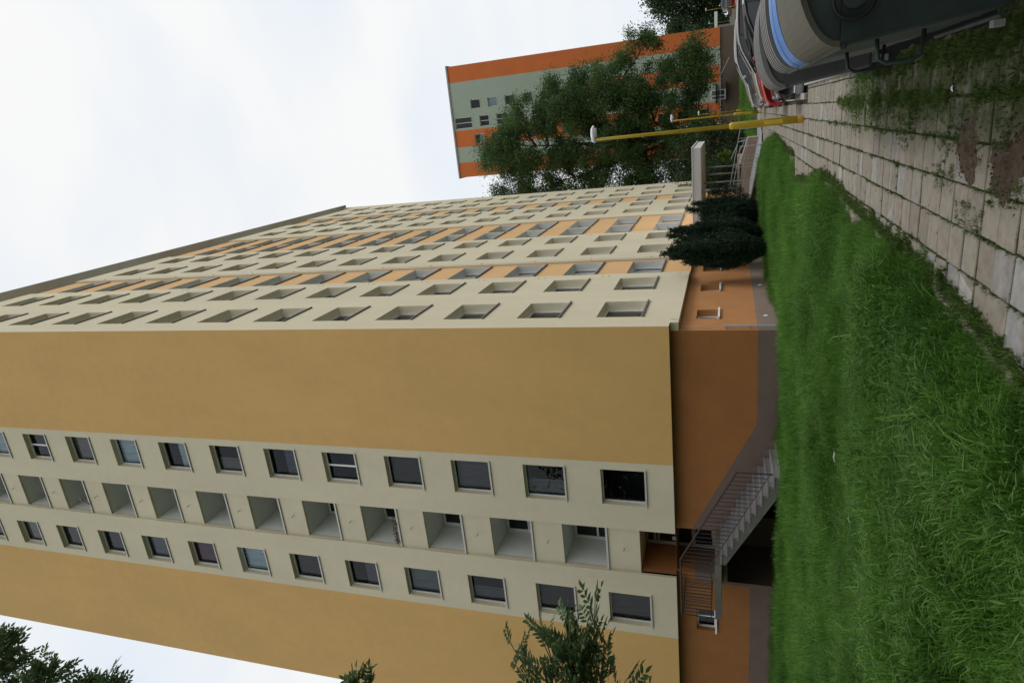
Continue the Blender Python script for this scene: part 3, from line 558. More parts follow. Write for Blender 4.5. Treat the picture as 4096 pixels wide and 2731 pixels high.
# ------------------------------------------------------------ waste bins
def bin_(name, label, y0, y1, xf, body, lid, W=1.16, zt=1.04, rise_=.24, ribs=0, group="waste containers"):
    t = thing(name, label, "waste bin", (xf+W/2, (y0+y1)/2, 0), group); L_ = (y1-y0)/2; w_ = W/2
    b = MB(); s_ = .10; n = 14
    top = [(-w_, -L_), (w_, -L_), (w_, L_), (-w_, L_)]; bot = [(-w_+s_, -L_+.07), (w_-s_, -L_+.07), (w_-s_, L_-.07), (-w_+s_, L_-.07)]; zb = .25
    b.v += [(x, y, zb) for x, y in bot] + [(x, y, zt) for x, y in top]
    for j in range(4): b.f.append((j, (j+1) % 4, 4+(j+1) % 4, 4+j)); b.mi.append(0)
    b.f.append((3, 2, 1, 0)); b.mi.append(0); bevel(b.build("body", body, t), .03, 3)
    for xa, xb in ((-w_-.012, -w_+.02), (w_-.02, w_+.012)): rm = MB(); rm.box(xa, -L_+.01, zt-.035, xb, L_-.01, zt); bevel(rm.build("rim", body, t), .008)
    l = MB(); arc = [(-w_*1.0*math.cos(a), zt+rise_*math.sin(a)) for a in np.linspace(0, math.pi, 25)]; ar2 = [(-(w_-.03)*math.cos(a), zt+(rise_-.03)*math.sin(a)) for a in np.linspace(0, math.pi, 25)]
    for k in range(24):
        (xa, za), (xb, zb_) = arc[k], arc[k+1]
        ns = max(1, ribs*2)
        for r_ in range(ns):
            ya, yb = -L_+2*L_*r_/ns, -L_+2*L_*(r_+1)/ns; h = .014 if (ribs and r_ % 2) else 0
            l.quad((xa, ya, za+h), (xb, ya, zb_+h), (xb, yb, zb_+h), (xa, yb, za+h))
            if ribs: l.quad((xa, ya, za), (xb, ya, zb_), (xb, ya, zb_+.014), (xa, ya, za+.014))
        l.quad((xa, -L_, za), (xb, -L_, zb_), (ar2[k+1][0], -L_, ar2[k+1][1]), (ar2[k][0], -L_, ar2[k][1]))
    l.build("lid", lid, t)
    for yy in (-L_+.02, L_-.02): e = MB(); e.poly([(x, yy, z) for x, z in ar2]); e.build("lid_end", body, t)
    wl = MB(); wl.tube([(0, -.025, 0), (0, .025, 0)], .10, 16); wd = wl.data("wheel", M_black, False)
    for sx in (-1, 1):
        for sy in (-1, 1): link("wheel", wd, t, (sx*(w_-.17), sy*(L_-.18), .10), (0, 0, .5*sx)); 
    fk = MB()
    for sx in (-1, 1):
        for sy in (-1, 1): fk.box(sx*(w_-.17)-.03, sy*(L_-.18)-.05, .10, sx*(w_-.17)+.03, sy*(L_-.18)+.05, .27)
    fk.build("castor_fork", M_galv, t)
    return t, w_, L_
M_bg = mat("green_bin_metal", (.024, .038, .034), .6, .25, 5, .2, 30, blotch=.35, blscale=3)
M_bl0 = mat("olive_lid_plastic", (.085, .08, .055), .75, .12, 40, .3, 90, blotch=.1, blscale=2)
M_blue = mat("blue_lid_plastic", (.09, .23, .56), .42, .06, 6, blotch=.15, blscale=3); M_gb = mat("grey_bin_plastic", (.10, .10, .10), .6, .1, 10); M_gl = mat("grey_lid_plastic", (.19, .185, .18), .55, .08, 10, blotch=.1, blscale=3)
t1, w1, L1 = bin_("waste_container", "dark green metal waste container with olive domed lid, closest to the camera", -15.4, -14.06, 6.40, M_bg, M_bl0)
for yy in (-L1+.16, L1-.22):
    h = MB(); xo = -w1-.005; h.tube([(xo+.03, yy, .84), (xo-.07, yy, .83), (xo-.095, yy, .79), (xo-.095, yy, .67), (xo-.07, yy, .63), (xo+.05, yy, .62)], .0115, 8); h.build("handle", M_bg, t1, True)
rg = MB(); rg.tube([(-w1+.22+.095*math.cos(a), -L1-.012, .985+.095*math.sin(a)) for a in np.linspace(0, 2*math.pi, 25)], .009, 6); rg.build("trunnion_ring", M_black, t1, True)
rg = MB(); rg.tube([(-w1+.22, -L1-.05, .985), (-w1+.22, -L1+.03, .985)], .05, 14); rg.build("trunnion", M_bg, t1)
rg = MB(); rg.tube([(-w1+.06, -L1+.1, .30), (-w1+.06, L1-.1, .30)], .014, 8); rg.build("pedal_bar", M_bg, t1)
ft = MB(); ft.box(-w1+.05, -L1+.86, .04, -w1+.09, -L1+.93, .10); ft.build("brake_pedal", M_concL, t1)
t2, w2, L2 = bin_("waste_container", "waste container with a bright blue lid, between the green bin and the grey ones", -13.97, -13.26, 6.41, M_gb, M_blue)
b_ = MB(); arc = [(-w2*1.005*math.cos(a), 1.046+.243*math.sin(a)) for a in np.linspace(0.05, math.pi-.05, 25)]
for k in range(24): (xa, za), (xb, zb) = arc[k], arc[k+1]; b_.quad((xa, .02, za), (xb, .02, zb), (xb, .06, zb), (xa, .06, za))
b_.build("lid_rib", mat("deep_blue_plastic", (.03, .16, .55), .4), t2)
bin_("waste_container", "grey ribbed-lid waste container directly behind the blue-lidded one", -13.08, -12.1, 6.42, M_gb, M_gl, ribs=5)
bin_("waste_container", "last grey ribbed-lid waste container of the row, next to the parked cars", -11.9, -10.5, 6.30, M_gb, M_gl, ribs=7)

# ------------------------------------------------------------ cars
def carpaint(n, c): 
    m = mat(n, c, .28, .0, 2, spec=.5); m.node_tree.nodes['Principled BSDF'].inputs['Coat Weight'].default_value = .6; return m
M_cg = mat("car_glass", (.02, .025, .028), .04, 0); M_chrome = mat("chrome", (.55, .55, .55), .15, 0, metal=1.0); M_hl = mat("headlight_glass", (.30, .31, .32), .1, 0); M_rim = mat("alloy", (.35, .35, .36), .35, 0, metal=.7); M_plast = mat("black_plastic", (.02, .02, .02), .6, .1)
def loft(prof_fn, ys):
    mb = MB(); rings = [[(x, y, z) for x, z in prof_fn(y)] for y in ys]; n = len(rings[0])
    for r in rings: mb.v += r
    for k in range(len(ys)-1):
        for j in range(n): a = k*n+j; b = k*n+(j+1) % n; mb.f.append((a, b, b+n, a+n)); mb.mi.append(0)
    mb.f.append(tuple(range(n))); mb.mi.append(0); mb.f.append(tuple(range((len(ys)-1)*n, len(ys)*n))[::-1]); mb.mi.append(0); return mb
def car(label, x, y, z, paint, L_=4.2, H=1.42, estate=True, rz=0, s=1.0, cat="car", roofp=None):
    roofp = roofp or paint
    t = thing("parked_car", label, cat, (x, y, z), "cars parked in rows", (0, 0, rz)); t.scale = (s, s, s); hw = .84
    low = [(0.03, .28), (0.0, .45), (.04, .62), (.12, .70), (.55, .83), (1.02, .93), (1.25, .95), (L_-.5, .98), (L_-.12, .95), (L_-.02, .75), (L_, .45), (L_-.06, .28), (L_-.5, .22), (L_-.95-.33, .22)] 
    def pf(y_):
        k = max(0, (abs(y_)-.62)/.22); k = min(k, 1); cx = L_/2
        return [(cx+(a-cx)*(1-.045*k*k), .55+(b-.55)*(1-.10*k*k)) for a, b in low]
    b = loft(pf, [-hw, -.80, -.72, -.62, -.3, 0, .3, .62, .72, .80, hw]); bo = b.build("body", paint, t, True)
    re = L_-.15 if estate else L_-.7
    gh = [(.98, .90), (1.30, 1.115), (1.62, H-.14), (1.87, H-.055), (2.15, H-.015), (2.6, H), (re-.75, H-.01), (re-.4, H-.06), (re-.15, H-.24), (re, .96)]
    def gf(y_, shr=1.0):
        k = abs(y_)/.7; return [(a+(.06*k*k if a < 1.9 else -.04*k*k), b_-(.03*k*k if b_ > 1.2 else 0)) for a, b_ in gh]
    rings = []; mb = MB()
    for sy in (-1, 0, 1):
        mb.v += [(a+(.05 if sy else 0)*(a < 1.9), sy*(.80-.20*min(1, max(0, (z_-.92)/(H-1.0)))), z_-(.035 if sy and z_ > 1.2 else 0)) for a, z_ in gh]
    n = len(gh)
    for k in range(2):
        for j in range(n-1): mb.f.append((k*n+j, k*n+j+1, (k+1)*n+j+1, (k+1)*n+j)); mb.mi.append(1 if j in (0, 1, 2, n-2, n-3) else 0)
    mb.f.append(tuple(range(n))); mb.mi.append(1); mb.f.append(tuple(range(2*n, 3*n))[::-1]); mb.mi.append(1)
    mb.build("cabin", [roofp, M_cg], t)
    pl = MB()
    for sy in (-1, 1):
        yb, yt = sy*.812, sy*.612
        pl.tube([(1.0, yb, .93), (1.34, sy*.74, 1.115), (1.67, sy*.665, H-.16), (1.9, yt, H-.09), (2.2, yt, H-.045), (2.6, yt, H-.03), (re-.75, yt, H-.04), (re-.4, yt+sy*.02, H-.09), (re-.12, sy*.70, H-.26), (re, yb, .97)], .024, 8)
        for (a, za, b_, zb_) in ((2.1, .95, 2.15, H-.06), (3.0, .95, 2.98, H-.05)): k_ = MB(); k_.tube([(a, yb-sy*.01, za), (b_, yt-sy*.01, zb_)], .022, 6); k_.build("door_pillar", M_plast, t)
        k_ = MB(); k_.box(1.0, sy*.815-.004, .90, re-.1, sy*.815+.004, .93); k_.build("belt_trim", M_plast, t)
        for dx in (2.12, 3.05): k_ = MB(); k_.box(dx, sy*.838-.003, .34, dx+.012, sy*.838+.003, .90); k_.build("door_seam", M_plast, t)
    pl.build("pillars", roofp, t)
    wm = MB(); wm.tube([(0, -.1, 0), (0, -.085, 0), (0, .085, 0), (0, .1, 0)], [.27, .31, .31, .27], 24); wd = wm.data("wheel", M_black, True); rm = MB(); rm.tube([(0, -.105, 0), (0, .105, 0)], .19, 10); rd = rm.data("rim", M_rim)
    for wx in (.78, L_-.82):
        for sy in (-1, 1): wo = link("wheel", wd, t, (wx, sy*.755, .31)); link("rim", rd, wo)
    ar = MB()
    for wx in (.78, L_-.82):
        for sy in (-1, 1): ar.tube([(wx, sy*.70, .33), (wx, sy*.843, .33)], .36, 20)
    ar.build("wheel_arch", M_plast, t)
    for sy in (-1, 1):
        h = MB(); h.box(.035, sy*.5, .60, .20, sy*.77, .69); bevel(h.build("headlight", M_hl, t), .03)
        h = MB(); h.box(1.25, sy*.82, .95, 1.36, sy*.99, 1.07); bevel(h.build("mirror", paint, t), .03)
    g_ = MB(); g_.box(-.012, -.4, .50, .05, .4, .62); g_.box(-.012, -.6, .28, .1, .6, .38); g_.build("grille", M_plast, t)
    g_ = MB(); g_.box(-.02, -.55, .47, .03, .55, .49); g_.box(-.02, -.45, .63, .06, .45, .65); g_.build("trim", M_chrome, t)
    return t
pk = -0.15
car("black car at the near end of the parked row, just behind the waste bins", 6.20, -2.05, pk, carpaint("paint_black", (.012, .013, .016)))
car("red car parked second in the row beyond the bins", 6.05, 1.75, pk, carpaint("paint_red", (.42, .012, .02)), H=1.30, roofp=M_plast)
car("beige silver car parked just beyond the red one", 6.20, 5.35, pk, carpaint("paint_beige_silver", (.42, .40, .37)), H=1.44)
car("dark green car between the two silver cars of the row", 6.45, 8.8, pk, carpaint("paint_dark_green", (.03, .045, .04)), H=1.36)
car("light silver car with visible front wheel, second from the far end of the row", 6.02, 12.6, pk, carpaint("paint_silver", (.5, .5, .51)), H=1.40)
car("pale silver car at the far end of the parked row", 6.30, 16.1, pk, carpaint("paint_pale_silver", (.6, .6, .62)), H=1.42)
car("white car parked in the second row behind the waste bins", 8.2, -6.2, pk, carpaint("paint_white", (.6, .62, .64)), H=1.38)
# ------------------------------------------------------------ far orange and green block
fb = thing("apartment_building", "distant orange and sage green tower block behind the big leafy tree", "building", (0, 80, 0))
TF = lambda u, w_, z: (u, -w_, z)
M_fo = mat("far_orange_render", (.62, .16, .04), .9, .04, .8, blotch=.05); M_fg = mat("far_green_render", (.36, .42, .335), .9, .03, .8, blotch=.05); M_fb = mat("far_brown_plinth", (.16, .115, .085), .9, .06, .8, blotch=.06)
W1, W2, W3 = (10.1, 11.42), (7.42, 9.0), (5.0, 6.35)
h1 = [(W1[0], W1[1], 37.5-FL*k, 39.05-FL*k, .25, 0) for k in range(13)]; h3 = [(W3[0], W3[1], 37.45-FL*k, 38.95-FL*k, .25, 0) for k in range(13)]
h2 = [(W2[0], W2[1], 36.33-FL*k, 37.86-FL*k, .25, 0) for k in range(12)] + [(W2[0]-.05, W2[1], 39.15, 41.95, .25, 0)]
def strip(segs, m_, hs):
    mb = MB()
    for a, b, c, d in segs: sheet(mb, TF, a, b, c, d, 0, hs)
    return mb.build("facade_wall", m_, fb)
strip([(0, 2.27, 2.43, 42.2), (4.6, 7.1, 2.43, 42.2), (14.15, 16.5, 2.43, 42.2), (9.55, 11.86, 2.43, 22.9)], M_fo, h1+h3)
strip([(2.27, 4.6, 2.43, 42.2), (7.1, 9.55, 2.43, 42.2), (11.86, 14.15, 2.43, 42.2), (9.55, 11.86, 22.9, 42.2)], M_fg, h1+h2)
mb = MB(); mb.box(.0, .25, -.3, 16.5, 12, 2.42); mb.build("plinth_wall", M_fb, fb); mb = MB(); mb.box(-.15, -.15, 42.2, 16.65, 12, 42.45); mb.build("roof", M_concL, fb)
mb = MB(); mb.quad((0, 0, 2.43), (0, 12, 2.43), (0, 12, 42.2), (0, 0, 42.2)); mb.quad((16.5, 0, 2.43), (16.5, 12, 2.43), (16.5, 12, 42.2), (16.5, 0, 42.2)); mb.quad((0, 0, 2.43), (16.5, 0, 2.43), (16.5, .3, 2.43), (0, .3, 2.43)); mb.build("side_wall", M_fg, fb)
mb = MB(); mb.quad((.2, 1.0, 2.5), (16.3, 1.0, 2.5), (16.3, 1.0, 42), (.2, 1.0, 42)); mb.build("interior_core", M_dark, fb)
kf = WinKind(1.32, 1.55, .22, (), M_sill); kf2 = WinKind(1.58, 1.53, .22, (.5,), M_sill); kf3 = WinKind(1.35, 1.5, .22, (), M_sill); kft = WinKind(1.63, 2.8, .22, (.5,), M_sill)
for h in h1: kf.place(fb, (h[0], 0, h[2]), 0, rcur())
for h in h3: kf3.place(fb, (h[0], 0, h[2]), 0, rcur())
for h in h2: (kft if h[3] > 41 else kf2).place(fb, (h[0], 0, h[2]), 0, rcur())
dk = MB(); dk.box(6.9, -2.6, 2.9, 9.4, .0, 3.02); dk.box(6.9, -2.6, 1.6, 9.6, .2, 1.74); dk.build("porch", M_rail, fb)
dk = MB(); 
for i in range(10): dk.box(9.6+.28*i, -2.4, 1.52-.14*i, 9.9+.28*i, -.9, 1.60-.14*i)
dk.build("porch_steps", M_conc, fb)
dk = MB(); dk.tube([(10.3, -2.4, 2.4), (12.45, -2.4, 1.25)], .03, 6); dk.build("porch_handrail", M_galv, fb)
kd = WinKind(1.3, 1.9, .05, (.4,), M_frame, t=.09); kd.place(fb, (7.35, -.2, 1.76), 0)
# small white porch right of the far block, brick wall beneath
po = thing("porch", "small white flat-roofed porch beside the right edge of the orange and green block", "porch", (17.9, 85.5, 0))
p_ = MB(); p_.box(-1.1, -.5, 2.82, 1.15, 2.0, 3.22); p_.build("roof", M_frame, po); p_ = MB(); p_.box(-1.05, -.3, 0, -.62, 1.9, 2.81); p_.build("side_wall", M_concL, po); p_ = MB(); p_.box(-.62, -.3, 0, .2, 1.9, 1.15); p_.build("front_wall", M_concL, po)
bw = thing("brick_wall", "low pale brick wall under the small white porch", "wall", (17.7, 84.6, 0)); bd = MB(); bd.box(0, 0, 0, .24, .12, .10); bdd = bd.data("brick", mat("pale_brick", (.42, .38, .30), .9, .1, 5, rnd=.12))
for r_ in range(8):
    for c in range(9): link("brick", bdd, bw, (-1.1+.26*c+(.13 if r_ % 2 else 0), 0, .0+.112*r_))
car("white car parked highest on the far street by the trees", 18.6, 97, .9, carpaint("paint_far_white", (.6, .62, .64)), rz=R(180), s=1.0).location.x = 24.5
car("silver car parked on the far street below the white one", 23.4, 90, .25, carpaint("paint_far_silver", (.4, .42, .44)), rz=R(180))
car("red car parked nearest the low brick wall on the far street", 22.6, 86.6, .0, carpaint("paint_far_red", (.45, .04, .04)), rz=R(180))

# ------------------------------------------------------------ foliage scatter by geometry nodes
def scatter(name, pts, rots, scl, protos, parent=None, **props):
    me = bpy.data.meshes.new(name); me.from_pydata([tuple(p) for p in pts], [], [])
    a = me.attributes.new('rot', 'FLOAT_VECTOR', 'POINT'); a.data.foreach_set('vector', np.asarray(rots, dtype=np.float32).ravel())
    a = me.attributes.new('scl', 'FLOAT', 'POINT'); a.data.foreach_set('value', np.asarray(scl, dtype=np.float32))
    o = link(name, me, parent, **props)
    c = bpy.data.collections.new(name+"_models")
    for k, (pn_, md) in enumerate(protos):
        po_ = bpy.data.objects.new(pn_, md); c.objects.link(po_)
    ng = bpy.data.node_groups.new(name+"_scatter", 'GeometryNodeTree')
    ng.interface.new_socket("Geometry", in_out='INPUT', socket_type='NodeSocketGeometry'); ng.interface.new_socket("Geometry", in_out='OUTPUT', socket_type='NodeSocketGeometry')
    gi = ng.nodes.new('NodeGroupInput'); go = ng.nodes.new('NodeGroupOutput'); ip = ng.nodes.new('GeometryNodeInstanceOnPoints'); ci = ng.nodes.new('GeometryNodeCollectionInfo')
    ci.inputs['Collection'].default_value = c; ci.inputs['Separate Children'].default_value = True; ci.inputs['Reset Children'].default_value = True
    ip.inputs['Pick Instance'].default_value = True
    na = ng.nodes.new('GeometryNodeInputNamedAttribute'); na.data_type = 'FLOAT_VECTOR'; na.inputs['Name'].default_value = 'rot'
    ns = ng.nodes.new('GeometryNodeInputNamedAttribute'); ns.data_type = 'FLOAT'; ns.inputs['Name'].default_value = 'scl'
    er = ng.nodes.new('FunctionNodeEulerToRotation'); L = ng.links.new
    L(na.outputs['Attribute'], er.inputs[0]); L(er.outputs[0], ip.inputs['Rotation']); L(ns.outputs['Attribute'], ip.inputs['Scale'])
    L(gi.outputs[0], ip.inputs['Points']); L(ci.outputs[0], ip.inputs['Instance']); L(ip.outputs[0], go.inputs[0])
    md = o.modifiers.new("scatter", 'NODES'); md.node_group = ng
    return o
M_gr = leafmat("grass_blade", (0.032, 0.105, 0.012), (0.175, 0.36, 0.055), .4, .5, .55)
M_gr2 = leafmat("grass_seed", (0.08, 0.17, 0.035), (0.19, 0.32, 0.09), .4, .6, 1.0)
M_moss = leafmat("short_weed", (0.03, 0.07, 0.012), (0.11, 0.17, 0.03), .25, .6, 2.0)
def tuft(n, h, wd, spread, bend, seeds=0, mats=None):
    mb = MB()
    for k in range(n):
        a = random.uniform(0, 6.28); r_ = random.uniform(0, spread); x, y = r_*math.cos(a), r_*math.sin(a); hh = h*random.uniform(.5, 1.15); bd_ = bend*hh*random.uniform(.2, 1.3)
        da = a+random.uniform(-.9, .9); dx, dy = math.cos(da), math.sin(da); px, py = -dy*wd, dx*wd; tw = random.uniform(.7, 1.2); px *= tw; py *= tw
        pts = [(0, 0), (.45, .25), (.8, .62), (1.0, 1.0)]; prev = None; i = len(mb.v)
        zz = [0, .5, .86, (1.0-.12*bend)]
        for (t_, bq), z_, ws in zip(pts, zz, (1, .85, .55, 0)):
            cx_, cy_, cz = x+dx*bd_*bq, y+dy*bd_*bq, hh*z_
            if ws: mb.v += [(cx_-px*ws/2, cy_-py*ws/2, cz), (cx_+px*ws/2, cy_+py*ws/2, cz)]
            else: mb.v.append((cx_, cy_, cz))
        mb.f += [(i, i+1, i+3, i+2), (i+2, i+3, i+5, i+4), (i+4, i+5, i+6)]; mb.mi += [0]*3
    for k in range(seeds):
        a = random.uniform(0, 6.28); dx, dy = math.cos(a), math.sin(a); hh = h*random.uniform(1.1, 1.45); p0 = Vector((0, 0, 0)); p1 = Vector((dx*.15*hh, dy*.15*hh, hh*.75)); p2 = Vector((dx*.35*hh, dy*.35*hh, hh*.95)); p3 = Vector((dx*.6*hh, dy*.6*hh, hh*.93))
        mb.tube([p0, p1, p2], .0012, 3, 0, False); mb.tube([p2, p2.lerp(p3, .35), p3], [.0018, .0036, .001], 4, 1, False)
    return mb.data("grass_tuft", mats or [M_gr, M_gr2])
tufts_hi = [("grass_tuft", tuft(15, .23, .0105, .08, .75, s_)) for s_ in (0, 0, 1, 0, 2)]
tufts_lo = [("grass_tuft", tuft(18, .23, .009, .12, .75, 0)) for _ in range(3)]
weeds = [("weed_tuft", tuft(14, .06, .006, .03, .8, 0, [M_moss])) for _ in range(3)]
def edge_x(y):   # ragged grass edge against the walkway
    pts = [(-20, 4.25), (-17, 4.35), (-15.3, 4.5), (-14.4, 4.6), (-13.2, 4.68), (-12, 4.7), (-10, 4.72), (-8, 4.86), (-6.5, 4.84), (-4.6, 4.55), (-1.7, 4.25), (-1.4, 4.86), (.4, 4.86), (6.4, 5.1), (10, 4.75), (13.2, 4.0), (17.2, 2.6), (60, 2.6)]
    return np.interp(y, [p[0] for p in pts], [p[1] for p in pts])
NK = [(a_, f_, p_) for f_ in (1.1, 2.3, 4.1, 7.3) for a_, p_ in zip(RNG.uniform(0, 6.28, 5), RNG.uniform(0, 6.28, 5))]
def clump(x, y):
    v = 0
    for a_, f_, p_ in NK: v = v+np.sin(f_*(x*np.cos(a_)+y*np.sin(a_))+p_+1.1*np.sin(.6*f_*(y*np.cos(a_)-x*np.sin(a_))))/f_**.45
    return np.clip(.5+v/7.5, 0, 1)
def lawn_pts(n, x0, x1, y0, y1, cond):
    x = RNG.uniform(x0, x1, n); y = RNG.uniform(y0, y1, n); k = cond(x, y); x, y = x[k], y[k]
    z = .006*np.sin(x*.9+1)*np.cos(y*.7)-.02
    return np.stack([x, y, z], 1)
def edge_ok(x, y): return x < edge_x(y) + RNG.normal(0, .05, len(x)) - .08 + .28*(clump(x*0+3.3, y*2.2)-.5)
def vis(x, y):  # keep to ground the picture (or a step beside it) can see
    dx, dy = x-6.16, y+19.44; az = np.degrees(np.arctan2(dx, dy)); return (az > -62) & (az < 12)
def rz(n, tilt=.12): return np.stack([RNG.normal(0, tilt, n), RNG.normal(0, tilt, n), RNG.uniform(0, 6.28, n)], 1)
def d2c(x, y): return np.hypot(x-6.16, y+19.44)
p = lawn_pts(95000, -9, 4.8, -18.5, -4.5, lambda x, y: vis(x, y) & edge_ok(x, y) & (d2c(x, y)+RNG.normal(0, 1.4, len(x)) < 13))
sc_ = (.45+.95*clump(p[:, 0], p[:, 1]))*RNG.uniform(.7, 1.3, len(p))*np.where(d2c(p[:, 0], p[:, 1]) < 7.5, 1.2, 1.0)*np.clip((edge_x(p[:, 1])-p[:, 0])/.5+.35, .35, 1)
lawn1 = scatter("lawn_grass", p, rz(len(p), .18), sc_, tufts_hi, kind='stuff', label="long uneven green grass with seed heads on the lawn")
p = lawn_pts(90000, -26, 5.1, -15, 17, lambda x, y: vis(x, y) & edge_ok(x, y) & (d2c(x, y)+RNG.normal(0, 1.4, len(x)) > 12) & (d2c(x, y) < 38) & ~((x < .0-.27) & (y > .35)) & ~((x < -3.9) & (x > -9.6) & (y > -1.5)))
sc_ = (.5+.8*clump(p[:, 0], p[:, 1]))*RNG.uniform(.7, 1.25, len(p))*1.1; sc_[(np.abs(p[:, 1]+1.6) < .25) & (p[:, 0] > .5)] *= .35
k = d2c(p[:, 0], p[:, 1]) < 38
scatter("lawn_grass", p, rz(len(p), .2), sc_, tufts_lo, kind='stuff', label="dense green grass between the lawn and the block")
x = RNG.uniform(-2, 40, 14000); y = RNG.uniform(20.8, 78, 14000); k = ~((x > 6.1) & (y < 21)) & ~((x < 0) & (y < 46)) & ~((x < 4.5) & (y < 26)); z = np.where(x > 6.2, -.2, 0.0); p = np.stack([x, y, z], 1)[k]
scatter("lawn_grass", p, rz(len(p)), RNG.uniform(.8, 1.6, len(p)), tufts_lo, kind='stuff', label="short green grass around the lamp before the far block")
# weeds in the joints and the mossy patch by the bins
wp = []
for i in range(0, 10):
    X = PX0+PW*i; ny = 800 if i in (2, 3, 4) else 620
    for _ in range(ny):
        y_ = random.uniform(-16, 10); 
        if .5+.5*math.sin(y_*2.1+i*1.7)*math.sin(y_*.8+i) < random.uniform(.2, .9): continue
        wp.append((X+random.gauss(0, .006), y_, -.02, random.uniform(.25, .65)))
for j in range(-55, 30):
    for i in range(9):
        if random.random() < (.55 if i < 5 else .7):
            for _ in range(random.randint(1, 7)): wp.append((PX0+PW*(i+random.random()), .3*j+random.gauss(0, .005), -.02, random.uniform(.25, .6)))
n = 42000; x = RNG.uniform(5.5, 7.3, n); y = RNG.uniform(-17.5, -8.3, n); dens = np.clip((x-5.68+.12*np.sin(y*5))/.25, 0, 1)*np.clip((-8.6-y)/.8, 0, 1); st_ = .35+.65*(np.sin(y*21)*.5+.5)
cl2 = .5+.5*np.sin(x*9+y*1.3)*np.sin(y*2.1+x*2); k = RNG.uniform(0, 1, n) < dens*(.10+.9*cl2**1.5)
wp = np.array(wp); x, y = x[k], y[k]; w2_ = np.stack([x, y, np.full(len(x), -.01), RNG.uniform(.15, .6, len(x))], 1)
tr_ = RNG.uniform(0, 1, (1500, 2)); w3 = np.stack([5.15+tr_[:, 0]*.5, -17+3.8*tr_[:, 1], np.full(1500, -.015), RNG.uniform(.3, .8, 1500)], 1); w3 = w3[(np.sin(w3[:, 0]*14)*np.sin(w3[:, 1]*5) > .1)]
w4y = RNG.uniform(-16, 6, 2600); w4 = np.stack([edge_x(w4y)+np.abs(RNG.normal(0, .06, 2600)), w4y, np.full(2600, -.01), RNG.uniform(.5, 1.5, 2600)], 1)
sb = []
for X, sd_, n_, ya, yb in ((6.07, .035, 1900, -17, -7.6), (6.40, .05, 1700, -17, -9.5), (5.77, .018, 900, -16.5, -7.0), (5.47, .010, 520, -16.5, -4), (5.17, .008, 420, -16.5, -3), (4.87, .012, 520, -16.5, -2), (5.77, .012, 300, -7, 6), (5.47, .010, 260, -4, 8)):
    yy = RNG.uniform(ya, yb, n_); kk = (np.sin(yy*2.3+X*9)+.6*np.sin(yy*5.1) > -.75); yy = yy[kk]; sb.append(np.stack([X+RNG.normal(0, sd_, len(yy)), yy, np.full(len(yy), -.01), RNG.uniform(.35, 1.05, len(yy))*(1.0 if X > 5.9 else .6)], 1))
allw = np.concatenate([wp, w2_, w3, w4]+sb)
k = ~((allw[:, 0] > 6.15) & (allw[:, 1] > -3.6)); allw = allw[k]
scatter("path_weeds", allw[:, :3], rz(len(allw), .3), allw[:, 3], weeds, kind='stuff', label="weeds and moss growing in the joints of the paving")
# crumbs of earth, straw and gravel on the dirt
M_straw = mat("straw", (.26, .22, .11), .9, .3, 30)
def bit(l, w_, h, m_): b = MB(); b.box(-l/2, -w_/2, 0, l/2, w_/2, h); b.v = [(x+random.uniform(-.2, .2)*w_, y+random.uniform(-.2, .2)*w_, z) for x, y, z in b.v]; return b.data("crumb", m_)
dp = []
for cx_, cy_, rx_, ry_ in ((5.72, -14.0, .22, .34), (5.66, -14.75, .27, .33), (5.95, -15.3, .25, .35)):
    for _ in range(260): a = random.uniform(0, 6.28); q_ = math.sqrt(random.random()); dp.append((cx_+rx_*q_*math.cos(a), cy_+ry_*q_*math.sin(a), random.uniform(.0, .012)))
scatter("dirt_crumbs", np.array(dp), rz(len(dp), .3), RNG.uniform(.25, .7, len(dp)), [("crumb", bit(.016, .012, .008, M_soil)), ("crumb", bit(.022, .016, .012, M_soil)), ("crumb", bit(.06, .004, .003, M_straw)), ("crumb", bit(.012, .009, .007, M_conc))], kind='stuff')
# ------------------------------------------------------------ trees
def limb(mb, a, b, r0, r1, sag=.1, n=6, jit=.08):
    a, b = Vector(a), Vector(b); L_ = (b-a).length; pts = []
    for k in range(n+1):
        t_ = k/n; p_ = a.lerp(b, t_) + Vector((random.gauss(0, jit), random.gauss(0, jit), random.gauss(0, jit)+sag*L_*math.sin(t_*math.pi)))*(0 if k in (0, n) else min(1, L_*.3))
        pts.append(p_)
    mb.tube(pts, [r0+(r1-r0)*k/n for k in range(n+1)], 7); return pts
def inpoly(x, z, P_):
    c = False; j = len(P_)-1
    for i in range(len(P_)):
        if (P_[i][1] > z) != (P_[j][1] > z) and x < (P_[j][0]-P_[i][0])*(z-P_[i][1])/(P_[j][1]-P_[i][1])+P_[i][0]: c = not c
        j = i
    return c
M_leafA = leafmat("leaf_mid_green", (0.020, 0.050, 0.016), (0.14, 0.235, 0.070), .35, .55, .45)
M_leafD = leafmat("leaf_dark_green", (0.014, 0.030, 0.012), (0.060, 0.098, 0.032), .25, .6, .4)
big = thing("broadleaf_tree", "large drooping broadleaf tree with dark trunk in front of the orange and green block", "tree", (3.1, 56, 0))
poly = [(4.1, 30.0), (4.7, 29.2), (7.2, 27.3), (8.1, 25.3), (10.1, 23.6), (11.0, 21.0), (11.6, 18.7), (12.6, 17.1), (12.4, 14.8), (14.0, 12.8), (15.3, 11.4), (15.7, 9.6), (14.1, 9.0), (13.4, 8.2), (11.6, 8.9), (11.4, 6.9), (13.2, 4.6), (11.3, 3.6), (10.3, 2.6), (8.0, 3.4), (7.6, 5.6), (5.8, 4.2), (4.0, 3.5), (1.5, 3.0), (-.9, 2.6), (-3.5, 5.2), (-3.9, 13.2), (-3.0, 22.3), (-1.6, 28.3), (1.8, 29.0)]
